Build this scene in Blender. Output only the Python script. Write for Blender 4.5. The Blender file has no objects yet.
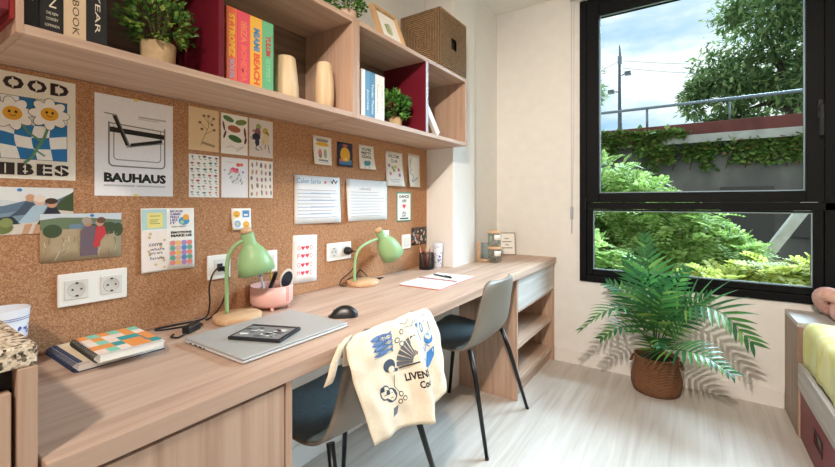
import bpy, bmesh, math, random
from mathutils import Vector, Matrix, Euler
from math import sin, cos, pi, radians, sqrt

SC = bpy.context.scene
COL = SC.collection
random.seed(7)

# ---------------------------------------------------------------- camera
cam = bpy.data.cameras.new('camera'); camo = bpy.data.objects.new('camera', cam); COL.objects.link(camo)
camo.location = (1.40, 0.0, 1.147); camo.rotation_euler = (radians(90), 0, radians(34.07))
cam.sensor_width = 36; cam.sensor_fit = 'HORIZONTAL'; cam.lens = 403/835*36
cam.shift_y = -30.5/835; cam.clip_start = 0.02; cam.clip_end = 500
SC.camera = camo

# ---------------------------------------------------------------- world, sun, exposure
SC.view_settings.view_transform = 'Standard'; SC.view_settings.look = 'None'
SC.view_settings.exposure = 0.2; SC.view_settings.gamma = 1.0; SC.view_settings.use_curve_mapping = False

def srgb(c):
    if isinstance(c, str):
        c = c.lstrip('#'); c = [int(c[i:i+2], 16)/255 for i in (0, 2, 4)]
    return tuple((x/12.92 if x <= 0.04045 else ((x+0.055)/1.055)**2.4) for x in c) + (1.0,)

W = bpy.data.worlds.new('sky'); SC.world = W; W.use_nodes = True
nt = W.node_tree; nt.nodes.clear()
o_ = nt.nodes.new('ShaderNodeOutputWorld'); bg = nt.nodes.new('ShaderNodeBackground')
tc = nt.nodes.new('ShaderNodeTexCoord'); mp = nt.nodes.new('ShaderNodeMapping')
mp.inputs['Scale'].default_value = (1.0, 1.0, 2.6); mp.inputs['Location'].default_value = (0.55, 0.2, 0.1)
nz = nt.nodes.new('ShaderNodeTexNoise'); nz.inputs['Scale'].default_value = 2.6; nz.inputs['Detail'].default_value = 8; nz.inputs['Roughness'].default_value = .55
cr = nt.nodes.new('ShaderNodeValToRGB')
e = cr.color_ramp.elements
e[0].position = .36; e[0].color = srgb('#9cc2e4'); e[1].position = .55; e[1].color = srgb('#f7f9fb')
m_ = e.new(.46); m_.color = srgb('#c6daee')
nt.links.new(tc.outputs['Generated'], mp.inputs['Vector']); nt.links.new(mp.outputs[0], nz.inputs['Vector'])
nt.links.new(nz.outputs['Fac'], cr.inputs['Fac']); nt.links.new(cr.outputs['Color'], bg.inputs['Color'])
bg.inputs['Strength'].default_value = 1.2
nt.links.new(bg.outputs[0], o_.inputs['Surface'])

def light(name, kind, loc, energy, color, rot=(0, 0, 0), **kw):
    l = bpy.data.lights.new(name, kind); l.energy = energy; l.color = color
    for k, v in kw.items(): setattr(l, k, v)
    o = bpy.data.objects.new(name, l); COL.objects.link(o); o.location = loc; o.rotation_euler = rot
    return o
def aim(d): return Vector(d).to_track_quat('-Z', 'Y').to_euler()
# the bright hazy sun high beyond the window, spread wide by thin cloud
light('hazy_sun', 'SUN', (2, 8, 8), 20.5, (.62, .81, 1.0), aim((-0.55, -1.0, -0.92)), angle=radians(50))
# ceiling lamps of the room (their fixtures are built with the ceiling)
LAMPS = [(1.22, -.85)]
for i, (x, y) in enumerate(LAMPS):
    light('ceiling_lamp_light', 'AREA', (x, y, 2.585), [41][i], (1.0, .885, .775), (0, 0, 0), shape='DISK', size=.2)

# added unseen spotlight, stands in for a flash that throws the palm's shadows
SPOT = Vector((1.42, -.42, 2.52)); SPOT_AT = Vector((1.20, 3.0, .50))
light('added_spot_light', 'SPOT', SPOT, 235, (1.0, .86, .73), aim(SPOT_AT-SPOT), spot_size=radians(84), spot_blend=.8, shadow_soft_size=.035)

# ---------------------------------------------------------------- materials
MATS = {}
def nodemat(name):
    m = bpy.data.materials.new(name); m.use_nodes = True
    return m, m.node_tree, m.node_tree.nodes['Principled BSDF']
def P(c, rough=.55, metal=0.0, name=None, spec=.5, sheen=0):
    key = (c if isinstance(c, str) else tuple(c), rough, metal, name, spec)
    if key in MATS: return MATS[key]
    m, t, b = nodemat(name or ('colour_' + str(c).strip('#')))
    b.inputs['Roughness'].default_value = rough; b.inputs['Metallic'].default_value = metal
    b.inputs['Specular IOR Level'].default_value = spec
    rgb = t.nodes.new('ShaderNodeRGB'); rgb.outputs[0].default_value = srgb(c)
    # a faint procedural unevenness so no surface is dead flat
    n = t.nodes.new('ShaderNodeTexNoise'); n.inputs['Scale'].default_value = 35
    mx = t.nodes.new('ShaderNodeMix'); mx.data_type = 'RGBA'; mx.blend_type = 'MULTIPLY'
    mr = t.nodes.new('ShaderNodeMapRange'); mr.inputs['To Min'].default_value = .93; mr.inputs['To Max'].default_value = 1.05
    t.links.new(n.outputs['Fac'], mr.inputs['Value'])
    mx.inputs['Factor'].default_value = 1
    t.links.new(rgb.outputs[0], mx.inputs['A']); t.links.new(mr.outputs[0], mx.inputs['B'])
    t.links.new(mx.outputs['Result'], b.inputs['Base Color'])
    MATS[key] = m; return m
def ramp(t, stops):
    r = t.nodes.new('ShaderNodeValToRGB'); el = r.color_ramp.elements
    while len(el) > 1: el.remove(el[-1])
    el[0].position = stops[0][0]; el[0].color = srgb(stops[0][1])
    for p, c in stops[1:]:
        q = el.new(p); q.color = srgb(c)
    return r
def bump(t, b, src, strength=.2, dist=.002):
    bp = t.nodes.new('ShaderNodeBump'); bp.inputs['Strength'].default_value = strength; bp.inputs['Distance'].default_value = dist
    t.links.new(src, bp.inputs['Height']); t.links.new(bp.outputs[0], b.inputs['Normal'])
def wood(name, dark, mid, lite, axis='y', rough=.45, scale=1.0):
    m, t, b = nodemat(name)
    tc = t.nodes.new('ShaderNodeTexCoord'); mp = t.nodes.new('ShaderNodeMapping')
    s = {'x': (1.6, 38, 38), 'y': (38, 1.6, 38), 'z': (38, 38, 1.6)}[axis]
    mp.inputs['Scale'].default_value = [k*scale for k in s]
    n = t.nodes.new('ShaderNodeTexNoise'); n.inputs['Scale'].default_value = 1; n.inputs['Detail'].default_value = 7; n.inputs['Distortion'].default_value = .6
    r = ramp(t, [(.28, dark), (.5, mid), (.72, lite)])
    t.links.new(tc.outputs['Object'], mp.inputs[0]); t.links.new(mp.outputs[0], n.inputs['Vector'])
    t.links.new(n.outputs['Fac'], r.inputs[0]); t.links.new(r.outputs[0], b.inputs['Base Color'])
    b.inputs['Roughness'].default_value = rough
    bump(t, b, n.outputs['Fac'], .08, .001)
    return m
OAK = wood('pale_oak_veneer', '#ad9080', '#c2a592', '#cfb5a2', 'y')
OAKZ = wood('pale_oak_veneer_upright', '#a98a76', '#bb9c87', '#c9ad99', 'z')
OAKX = wood('pale_oak_veneer_across', '#b18f76', '#c5a58c', '#d1b49d', 'x')
GREYOAK = wood('grey_washed_oak', '#a8a19c', '#bcb6b2', '#cbc6c3', 'y')
TANWOOD = wood('turned_pale_wood', '#cbab84', '#dcc19c', '#e6d0b0', 'z', .5)
BEECH = wood('beech', '#c49a72', '#d6b08a', '#e2c3a0', 'y', .45)
DARKOAK = wood('dark_brown_oak_back', '#5f4d42', '#705c4f', '#7f6a5c', 'y')  # darker brown wood of the shelf back panels
MAROON = P('#6b1426', .4, name='maroon_laminate')
RED = P('#8c1f22', .45, name='red_laminate')
BURG = P('#7d2230', .45, name='burgundy_laminate')
WHITEWALL = P('#ebe9e6', .85, name='white_paint')
CEIL = P('#f0eeea', .9, name='ceiling_paint')
FRAMEBLK = P('#0a0c10', .55, spec=.15, name='anthracite_aluminium')
BLACK = P('#121214', .4, name='black_plastic')
BLKMET = P('#17191c', .35, .3, name='black_metal')
WHITEPL = P('#f2f1ee', .35, name='white_plastic')
PAPER = P('#f4f2ee', .8, name='paper')
CREAM = P('#ecd9ba', .8, name='cream_paper')
GREEN = P('#98bf8a', .42, name='sage_green_lacquer')
PINK = P('#efbcb4', .4, name='pink_plastic')

def floor_mat():
    m, t, b = nodemat('pale_oak_floor')
    tc = t.nodes.new('ShaderNodeTexCoord')
    mp = t.nodes.new('ShaderNodeMapping'); mp.inputs['Rotation'].default_value = (0, 0, radians(90))
    br = t.nodes.new('ShaderNodeTexBrick'); br.inputs['Scale'].default_value = 1
    br.inputs['Brick Width'].default_value = 1.3; br.inputs['Row Height'].default_value = .19; br.inputs['Mortar Size'].default_value = .0012
    br.offset = .37
    br.inputs['Color1'].default_value = (.25, .25, .25, 1); br.inputs['Color2'].default_value = (.75, .75, .75, 1); br.inputs['Mortar'].default_value = (.0, .0, .0, 1)
    t.links.new(tc.outputs['Object'], mp.inputs[0]); t.links.new(mp.outputs[0], br.inputs['Vector'])
    m2 = t.nodes.new('ShaderNodeMapping'); m2.inputs['Scale'].default_value = (26, 1.6, 1)
    n = t.nodes.new('ShaderNodeTexNoise'); n.inputs['Scale'].default_value = 1; n.inputs['Detail'].default_value = 8; n.inputs['Distortion'].default_value = .8
    t.links.new(tc.outputs['Object'], m2.inputs[0]); t.links.new(m2.outputs[0], n.inputs['Vector'])
    mx = t.nodes.new('ShaderNodeMix'); mx.data_type = 'FLOAT'; mx.inputs[0].default_value = .22
    t.links.new(n.outputs['Fac'], mx.inputs[2]); t.links.new(br.outputs['Color'], mx.inputs[3])
    r = ramp(t, [(.22, '#a99e94'), (.45, '#bfb7af'), (.6, '#c9c2bb'), (.75, '#d3cdc7')])
    t.links.new(mx.outputs[0], r.inputs[0]); t.links.new(r.outputs[0], b.inputs['Base Color'])
    b.inputs['Roughness'].default_value = .38
    bump(t, b, n.outputs['Fac'], .06, .001)
    return m
def cork_mat():
    m, t, b = nodemat('cork')
    tc = t.nodes.new('ShaderNodeTexCoord')
    v = t.nodes.new('ShaderNodeTexVoronoi'); v.inputs['Scale'].default_value = 330
    n = t.nodes.new('ShaderNodeTexNoise'); n.inputs['Scale'].default_value = 90; n.inputs['Detail'].default_value = 5
    t.links.new(tc.outputs['Object'], v.inputs['Vector']); t.links.new(tc.outputs['Object'], n.inputs['Vector'])
    sx = t.nodes.new('ShaderNodeSeparateColor'); t.links.new(v.outputs['Color'], sx.inputs[0])
    mx = t.nodes.new('ShaderNodeMix'); mx.data_type = 'FLOAT'; mx.inputs[0].default_value = .45
    t.links.new(sx.outputs[0], mx.inputs[2]); t.links.new(n.outputs['Fac'], mx.inputs[3])
    r = ramp(t, [(.1, '#875a3f'), (.35, '#a57552'), (.55, '#b2825e'), (.85, '#c89d78')])
    t.links.new(mx.outputs[0], r.inputs[0]); t.links.new(r.outputs[0], b.inputs['Base Color'])
    b.inputs['Roughness'].default_value = .9
    bump(t, b, mx.outputs[0], .25, .001)
    return m
def granite_mat():
    m, t, b = nodemat('speckled_granite')
    tc = t.nodes.new('ShaderNodeTexCoord')
    v = t.nodes.new('ShaderNodeTexVoronoi'); v.inputs['Scale'].default_value = 210
    n = t.nodes.new('ShaderNodeTexNoise'); n.inputs['Scale'].default_value = 110; n.inputs['Detail'].default_value = 6
    t.links.new(tc.outputs['Object'], v.inputs['Vector']); t.links.new(tc.outputs['Object'], n.inputs['Vector'])
    sx = t.nodes.new('ShaderNodeSeparateColor'); t.links.new(v.outputs['Color'], sx.inputs[0])
    mx = t.nodes.new('ShaderNodeMix'); mx.data_type = 'FLOAT'; mx.inputs[0].default_value = .6
    t.links.new(sx.outputs[0], mx.inputs[2]); t.links.new(n.outputs['Fac'], mx.inputs[3])
    r = ramp(t, [(.3, '#3a342e'), (.38, '#8a7c6c'), (.47, '#d8cab4'), (.62, '#efe4d2'), (.72, '#c7ae8c')])
    t.links.new(mx.outputs[0], r.inputs[0]); t.links.new(r.outputs[0], b.inputs['Base Color'])
    b.inputs['Roughness'].default_value = .2
    return m
def weave_mat(name, c1, c2, axis='z', scale=60, strength=.8):
    m, t, b = nodemat(name)
    tc = t.nodes.new('ShaderNodeTexCoord')
    w = t.nodes.new('ShaderNodeTexWave'); w.bands_direction = axis.upper(); w.inputs['Scale'].default_value = scale; w.inputs['Distortion'].default_value = 2.2; w.inputs['Detail'].default_value = 3; w.inputs['Detail Scale'].default_value = 2
    t.links.new(tc.outputs['Object'], w.inputs['Vector'])
    n = t.nodes.new('ShaderNodeTexNoise'); n.inputs['Scale'].default_value = 45; n.inputs['Detail'].default_value = 4
    t.links.new(tc.outputs['Object'], n.inputs['Vector'])
    mx = t.nodes.new('ShaderNodeMix'); mx.data_type = 'FLOAT'; mx.inputs[0].default_value = .45
    t.links.new(w.outputs['Fac'], mx.inputs[2]); t.links.new(n.outputs['Fac'], mx.inputs[3])
    r = ramp(t, [(.2, c1), (.75, c2)])
    t.links.new(mx.outputs[0], r.inputs[0]); t.links.new(r.outputs[0], b.inputs['Base Color'])
    b.inputs['Roughness'].default_value = .75
    bump(t, b, w.outputs['Fac'], strength, .008)
    return m
def leaf_mat(name, stops, rough=.45, trans=.25):
    m, t, b = nodemat(name)
    g = t.nodes.new('ShaderNodeNewGeometry')
    r = ramp(t, stops); t.links.new(g.outputs['Random Per Island'], r.inputs[0])
    t.links.new(r.outputs[0], b.inputs['Base Color']); b.inputs['Roughness'].default_value = rough
    tr = t.nodes.new('ShaderNodeBsdfTranslucent'); t.links.new(r.outputs[0], tr.inputs['Color'])
    mx = t.nodes.new('ShaderNodeMixShader'); mx.inputs[0].default_value = trans
    t.links.new(b.outputs[0], mx.inputs[1]); t.links.new(tr.outputs[0], mx.inputs[2])
    t.links.new(mx.outputs[0], t.nodes['Material Output'].inputs['Surface'])
    return m
def glass_mat(name, tint='#ffffff', gloss=.06, rough=.0):
    m = bpy.data.materials.new(name); m.use_nodes = True; t = m.node_tree; t.nodes.clear()
    o = t.nodes.new('ShaderNodeOutputMaterial'); tr = t.nodes.new('ShaderNodeBsdfTransparent'); tr.inputs[0].default_value = srgb(tint)
    gl = t.nodes.new('ShaderNodeBsdfGlossy'); gl.inputs['Roughness'].default_value = rough
    mx = t.nodes.new('ShaderNodeMixShader'); mx.inputs[0].default_value = gloss
    t.links.new(tr.outputs[0], mx.inputs[1]); t.links.new(gl.outputs[0], mx.inputs[2]); t.links.new(mx.outputs[0], o.inputs[0])
    return m
def noise_mat(name, stops, scale=8, rough=.8, detail=6, bumpy=.2, stretch=(1, 1, 1)):
    m, t, b = nodemat(name)
    tc = t.nodes.new('ShaderNodeTexCoord'); mp = t.nodes.new('ShaderNodeMapping'); mp.inputs['Scale'].default_value = stretch
    n = t.nodes.new('ShaderNodeTexNoise'); n.inputs['Scale'].default_value = scale; n.inputs['Detail'].default_value = detail
    t.links.new(tc.outputs['Object'], mp.inputs[0]); t.links.new(mp.outputs[0], n.inputs['Vector'])
    r = ramp(t, stops); t.links.new(n.outputs['Fac'], r.inputs[0]); t.links.new(r.outputs[0], b.inputs['Base Color'])
    b.inputs['Roughness'].default_value = rough
    if bumpy: bump(t, b, n.outputs['Fac'], bumpy, .005)
    return m
FLOORM = floor_mat(); CORK = cork_mat(); GRANITE = granite_mat(); GLASS = glass_mat('window_glass', '#f6fbfa', .0)
JARGLASS = glass_mat('jar_glass', '#eef3f1', .14, .05)
SEAGRASS_H = weave_mat('seagrass_rows', '#4f3a28', '#b08f68', 'z', 30)  # dark tone paints shadow into the gaps between the woven strands
SEAGRASS_V = weave_mat('seagrass_columns', '#4f3a28', '#a58560', 'y', 30)
SEAGRASS_X = weave_mat('seagrass_cross', '#4f3a28', '#a58560', 'x', 30)
BASKET = weave_mat('woven_basket', '#5c3822', '#a97550', 'z', 38, .9)

# ---------------------------------------------------------------- mesh helpers
class MB:
    def __init__(s): s.bm = bmesh.new(); s.mi = 0; s.mats = []
    def use(s, m):
        if m not in s.mats: s.mats.append(m)
        s.mi = s.mats.index(m); return s
    def _fin(s, n0):
        s.bm.faces.ensure_lookup_table()
        for f in s.bm.faces[n0:]: f.material_index = s.mi
    def box(s, x0, x1, y0, y1, z0, z1, bev=0.0, seg=2, M=None):
        n0 = len(s.bm.faces); b = bmesh.new()
        bmesh.ops.create_cube(b, size=1)
        for v in b.verts:
            v.co = Vector(((x0+x1)/2+v.co.x*(x1-x0), (y0+y1)/2+v.co.y*(y1-y0), (z0+z1)/2+v.co.z*(z1-z0)))
        if bev: bmesh.ops.bevel(b, geom=b.edges[:], offset=bev, segments=seg, affect='EDGES', profile=.5)
        s._merge(b, M); s._fin(n0); return s
    def _merge(s, b, M=None):
        if M is not None: b.transform(M)
        vm = {v: s.bm.verts.new(v.co) for v in b.verts}
        for f in b.faces:
            try: g = s.bm.faces.new([vm[v] for v in f.verts]); g.smooth = f.smooth
            except ValueError: pass
        b.free()
    def tube(s, pts, r, n=8, cap=True):
        n0 = len(s.bm.faces); pts = [Vector(p) for p in pts]
        rs = r if isinstance(r, (list, tuple)) else [r]*len(pts)
        rings = []; up = None
        for i, p in enumerate(pts):
            t = (pts[min(i+1, len(pts)-1)]-pts[max(i-1, 0)]).normalized()
            if up is None:
                up = t.orthogonal().normalized()
            else:
                up = (up - t*up.dot(t)); up = up.normalized() if up.length > 1e-6 else t.orthogonal().normalized()
            sd = t.cross(up)
            rings.append([s.bm.verts.new(p+(up*cos(2*pi*k/n)+sd*sin(2*pi*k/n))*rs[i]) for k in range(n)])
        for a, b in zip(rings, rings[1:]):
            for k in range(n):
                f = s.bm.faces.new((a[k], a[(k+1) % n], b[(k+1) % n], b[k])); f.smooth = True
        if cap:
            s.bm.faces.new(rings[0][::-1]); s.bm.faces.new(rings[-1])
        s._fin(n0); return s
    def lathe(s, prof, n=32, M=None, cap0=True, cap1=True):
        n0 = len(s.bm.faces); M = M or Matrix.Identity(4)
        rings = [[s.bm.verts.new(M @ Vector((r*cos(2*pi*k/n), r*sin(2*pi*k/n), z))) for k in range(n)] for r, z in prof]
        for a, b in zip(rings, rings[1:]):
            for k in range(n):
                f = s.bm.faces.new((a[k], a[(k+1) % n], b[(k+1) % n], b[k])); f.smooth = True
        if cap0: s.bm.faces.new(rings[0][::-1])
        if cap1: s.bm.faces.new(rings[-1])
        s._fin(n0); return s
    def ball(s, c, r, sub=2, sc=(1, 1, 1)):
        n0 = len(s.bm.faces); b = bmesh.new(); bmesh.ops.create_icosphere(b, subdivisions=sub, radius=r)
        for v in b.verts: v.co = Vector((v.co.x*sc[0]+c[0], v.co.y*sc[1]+c[1], v.co.z*sc[2]+c[2]))
        for f in b.faces: f.smooth = True
        s._merge(b); s._fin(n0); return s
    def prism(s, outline, fn, t0, t1):
        """outline: 2D points; fn(u,v,o) maps them into space; extruded between o=t0 and o=t1"""
        n0 = len(s.bm.faces)
        a = [s.bm.verts.new(fn(u, v, t0)) for u, v in outline]; b = [s.bm.verts.new(fn(u, v, t1)) for u, v in outline]
        n = len(a)
        s.bm.faces.new(a[::-1]); s.bm.faces.new(b)
        for k in range(n): s.bm.faces.new((a[k], a[(k+1) % n], b[(k+1) % n], b[k]))
        s._fin(n0); return s
    def quad(s, *p):
        n0 = len(s.bm.faces); s.bm.faces.new([s.bm.verts.new(q) for q in p]); s._fin(n0); return s
    def slab(s, fa, fb, nu, nv):
        """solid between two gridded surfaces fa(i/nu,j/nv) and fb"""
        n0 = len(s.bm.faces)
        A = [[s.bm.verts.new(fa(i/nu, j/nv)) for j in range(nv+1)] for i in range(nu+1)]
        B = [[s.bm.verts.new(fb(i/nu, j/nv)) for j in range(nv+1)] for i in range(nu+1)]
        def q(*v):
            f = s.bm.faces.new(v); f.smooth = True
        for i in range(nu):
            for j in range(nv):
                q(A[i][j], A[i+1][j], A[i+1][j+1], A[i][j+1]); q(B[i][j+1], B[i+1][j+1], B[i+1][j], B[i][j])
        for i in range(nu):
            q(A[i+1][0], A[i][0], B[i][0], B[i+1][0]); q(A[i][nv], A[i+1][nv], B[i+1][nv], B[i][nv])
        for j in range(nv):
            q(A[0][j], A[0][j+1], B[0][j+1], B[0][j]); q(A[nu][j+1], A[nu][j], B[nu][j], B[nu][j+1])
        s._fin(n0); return s
    def build(s, name, mat=None, parent=None, world=False, fix=True, label=None):
        if fix: bmesh.ops.recalc_face_normals(s.bm, faces=s.bm.faces[:])
        me = bpy.data.meshes.new(name)
        if world and parent is not None:
            M = parent.matrix_basis.copy(); p = parent.parent
            while p is not None: M = p.matrix_basis @ M; p = p.parent
            s.bm.transform(M.inverted())
        s.bm.to_mesh(me); s.bm.free()
        for m in (s.mats or [mat]): me.materials.append(m)
        o = bpy.data.objects.new(name, me); COL.objects.link(o)
        if parent is not None: o.parent = parent
        if label: o['label'] = label
        return o

def tag(o, label, cat, group=None, kind=None):
    o['label'] = label; o['category'] = cat
    if group: o['group'] = group
    if kind: o['kind'] = kind
    return o
def thing(name, label, cat, loc=(0, 0, 0), rot=(0, 0, 0), group=None):
    o = bpy.data.objects.new(name, None); COL.objects.link(o); o.empty_display_size = .05
    o.location = loc; o.rotation_euler = rot
    return tag(o, label, cat, group)
def struct(o, label=None):
    o['kind'] = 'structure'
    if label: o['label'] = label
    return o
def copy_tree(o, parent=None):
    c = o.copy(); COL.objects.link(c)
    if parent is not None: c.parent = parent
    for ch in list(o.children): copy_tree(ch, c)
    return c
def bez(p, n=16):
    """Catmull-Rom through the points"""
    p = [Vector(q) for q in p]; out = []
    q = [p[0]*2-p[1]] + p + [p[-1]*2-p[-2]]
    for i in range(1, len(q)-2):
        for k in range(n):
            t = k/n; a, b, c, d = q[i-1], q[i], q[i+1], q[i+2]
            out.append(.5*((2*b)+(c-a)*t+(2*a-5*b+4*c-d)*t*t+(3*b-a-3*c+d)*t**3))
    out.append(p[-1]); return out

# ---------------------------------------------------------------- flat prints: sheets with drawn shapes and lettering
_TXT = {}
def text_geo(s, bold=0.0, align='CENTER'):
    k = (s, bold)
    if k in _TXT: return _TXT[k]
    c = bpy.data.curves.new('lettering', 'FONT'); c.body = s; c.size = 1; c.offset = bold; c.resolution_u = 2
    o = bpy.data.objects.new('lettering', c); COL.objects.link(o)
    dg = bpy.context.evaluated_depsgraph_get(); me = bpy.data.meshes.new_from_object(o.evaluated_get(dg))
    v = [(q.co.x, q.co.y) for q in me.vertices]; f = [tuple(p.vertices) for p in me.polygons]
    bpy.data.objects.remove(o); bpy.data.curves.remove(c); bpy.data.meshes.remove(me)
    if not v: v, f = [(0, 0)], []
    x0 = min(a for a, b in v); x1 = max(a for a, b in v); y0 = min(b for a, b in v); y1 = max(b for a, b in v)
    v = [((a-x0)/max(x1-x0, 1e-6), (b-y0)/max(y1-y0, 1e-6)) for a, b in v]
    _TXT[k] = (v, f); return _TXT[k]

class Sheet:
    """a thin sheet w x h with shapes printed on it; fn maps (u, v, offset) to local space"""
    def __init__(s, w, h, paper=None, t=.0006, fn=None, nu=1, nv=1, step=.0002):
        s.w, s.h, s.t, s.step = w, h, t, step; s.fn = fn or (lambda u, v, o: Vector((o, u, v)))
        s.mb = MB(); s.mb.use(paper or PAPER)
        f = s.fn
        s.mb.slab(lambda a, b: f(a*w, b*h, t), lambda a, b: f(a*w, b*h, 0), nu, nv)
        for q in s.mb.bm.faces: q.smooth = nu > 1 or nv > 1
        bmesh.ops.recalc_face_normals(s.mb.bm, faces=s.mb.bm.faces[:])
        s.L = 1
        s.flip = None
    def top(s): s.L += 1; return s
    def _o(s): return s.t + s.step*s.L
    def geo(s, verts, faces, mat):
        bm = s.mb.bm; s.mb.use(mat if not isinstance(mat, str) else P(mat, .7)); n0 = len(bm.faces)
        s.L += .07
        vs = [bm.verts.new(s.fn(u, v, s._o())) for u, v in verts]
        for f in faces:
            try: bm.faces.new([vs[i] for i in f])
            except ValueError: pass
        s.mb._fin(n0); return s
    def poly(s, pts, mat): 
        a = sum(pts[i][0]*pts[(i+1) % len(pts)][1]-pts[(i+1) % len(pts)][0]*pts[i][1] for i in range(len(pts)))
        if a < 0: pts = pts[::-1]
        return s.geo(pts, [tuple(range(len(pts)))], mat)
    def rect(s, x0, y0, x1, y1, mat): return s.poly([(x0, y0), (x1, y0), (x1, y1), (x0, y1)], mat)
    def ell(s, x, y, rx, ry, mat, n=14, rot=0):
        c, d = cos(rot), sin(rot)
        return s.poly([(x+rx*cos(2*pi*k/n)*c-ry*sin(2*pi*k/n)*d, y+rx*cos(2*pi*k/n)*d+ry*sin(2*pi*k/n)*c) for k in range(n)], mat)
    def line(s, pts, w, mat):
        for (a, b), (c, d) in zip(pts, pts[1:]):
            l = sqrt((c-a)**2+(d-b)**2) or 1e-6; nx, ny = -(d-b)/l*w/2, (c-a)/l*w/2
            ex, ey = (c-a)/l*w*.3, (d-b)/l*w*.3
            s.poly([(a+nx-ex, b+ny-ey), (a-nx-ex, b-ny-ey), (c-nx+ex, d-ny+ey), (c+nx+ex, d+ny+ey)], mat)
        return s
    def text(s, st, x0, y0, x1, y1, mat, bold=.0, rot=0):
        v, f = text_geo(st, bold)
        if rot == 0: v = [(x0+a*(x1-x0), y0+b*(y1-y0)) for a, b in v]
        elif rot == -90: v = [(x0+b*(x1-x0), y1-a*(y1-y0)) for a, b in v]
        elif rot == 90: v = [(x1-b*(x1-x0), y0+a*(y1-y0)) for a, b in v]
        return s.geo(v, f, mat)
    def heart(s, x, y, r, mat):
        pts = []
        for k in range(18):
            t = 2*pi*k/18; pts.append((x+r*16*sin(t)**3/17, y+r*(13*cos(t)-5*cos(2*t)-2*cos(3*t)-cos(4*t))/17))
        return s.poly(pts, mat)
    def build(s, name, parent=None): return s.mb.build(name, None, parent, fix=False)

# ================================================================ the setting
XW = -.012; XR = 2.76; YB = 3.014; YF = -1.7; ZC = 2.64
struct(MB().box(XW-.2, XR+.2, YF-.2, YB+.25, -.1, 0).build('floor', FLOORM))
struct(MB().box(XW-.2, XR+.2, YF-.2, YB+.25, ZC, ZC+.15).build('ceiling', CEIL))
struct(MB().box(XW-.2, XW, YF-.2, YB+.25, 0, ZC).build('wall_left', WHITEWALL))
struct(MB().box(XR, XR+.2, YF-.2, YB+.25, 0, ZC).build('wall_right', WHITEWALL))
struct(MB().box(XW, XR, YF-.2, YF, 0, ZC).build('wall_front', P('#9d8670', .6, name='bounce_cutting_brown')))  # brown made up for this unseen wall to cut bounced light
WX0, WX1, WZ0, WZ1 = .754, 2.70, .598, 2.566
wb = MB()
wb.box(XW, WX0, YB, YB+.25, 0, ZC); wb.box(WX1, XR, YB, YB+.25, 0, ZC)
wb.box(WX0, WX1, YB, YB+.25, 0, WZ0); wb.box(WX0, WX1, YB, YB+.25, WZ1, ZC)
struct(wb.build('wall_back', WHITEWALL))
struct(MB().box(XW, .193, 2.176, 2.48, 0, ZC, .004).build('wall_pillar', WHITEWALL))
struct(MB().box(XW, .126, 2.48, YB, 0, ZC).build('wall_niche', WHITEWALL))
struct(MB().box(.58, 1.835, YB-.014, YB, 0, .10, .003).build('baseboard_back', WHITEWALL))
struct(MB().box(XW, XW+.014, .66, 2.17, 0, .10, .003).build('baseboard_left', WHITEWALL))

# window: one structure with frame, sashes, panes, handle
win = bpy.data.objects.new('window_1', None); COL.objects.link(win); struct(win); win.location = (WX0, YB, WZ0)
Y0, Y1 = YB-.018, YB+.06
f = MB()
f.box(WX0, .80, Y0, Y1, WZ0, WZ1, .004); f.box(WX1-.05, WX1, Y0, Y1, WZ0, WZ1, .004)
f.box(.80, WX1-.05, Y0, Y1, WZ1-.05, WZ1, .004); f.box(.80, WX1-.05, Y0, Y1, WZ0, .645, .004)
f.box(.80, WX1-.05, Y0, Y1, 1.105, 1.150, .004); f.box(1.995, 2.055, Y0, Y1, .645, WZ1-.05, .004)
f.build('window_frame', FRAMEBLK, win, True)
BEAD_GLINT = P('#8fa6b0', .3, .4, name='glazing_glint')  # pale blue-grey strips stand in for bright reflections along the glass edge
def pane(x0, x1, z0, z1, fx, fz, sash):
    s = MB(); a, b = Y0-.012 if sash else Y0+.004, Y1-.01
    s.box(fx[0], x0, a, b, fz[0], fz[1], .004); s.box(x1, fx[1], a, b, fz[0], fz[1], .004)
    s.box(x0, x1, a, b, z1, fz[1], .004); s.box(x0, x1, a, b, fz[0], z0, .004)
    so = s.build('window_sash' if sash else 'fixed_light_frame', FRAMEBLK, win, True)
    w = .006; q = MB(); ya, yb = Y0+.012, Y0+.02
    q.box(x0, x0+w, ya, yb, z0, z1); q.box(x1-w, x1, ya, yb, z0, z1); q.box(x0+w, x1-w, ya, yb, z0, z0+w); q.box(x0+w, x1-w, ya, yb, z1-w, z1)
    q.build('glazing_bead_glint', BEAD_GLINT, so, True)
    MB().box(x0, x1, Y0+.02, Y0+.026, z0, z1).build('window_pane', GLASS, so, True)
    return so
pane(.884, 1.920, 1.215, 2.436, (.802, 1.993), (1.152, 2.514), True)
pane(.842, 1.950, .687, 1.094, (.802, 1.993), (.647, 1.103), False)
pane(2.14, 2.57, 1.215, 2.436, (2.057, 2.648), (1.152, 2.514), True)
pane(2.09, 2.61, .687, 1.094, (2.057, 2.648), (.647, 1.103), False)
h = MB(); h.box(1.962, 1.988, Y0-.024, Y0-.0125, 1.60, 1.70, .004); h.box(1.966, 1.984, Y0-.052, Y0-.024, 1.63, 1.665, .005); h.box(1.965, 1.985, Y0-.060, Y0-.048, 1.50, 1.67, .006)
h.build('window_handle', BLKMET, win, True)
h = MB(); h.box(.792, .802, Y0-.016, Y0-.001, 1.10, 1.18, .003); h.build('window_hinge', BLKMET, win, True)

# cork wall covering
CB = MB().box(XW+.0005, 0, .189, 2.1745, .7515, 1.4865).build('cork_board', CORK)
tag(CB, 'long brown cork pinboard covering the wall between the desk and the shelves', 'pinboard')

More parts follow.
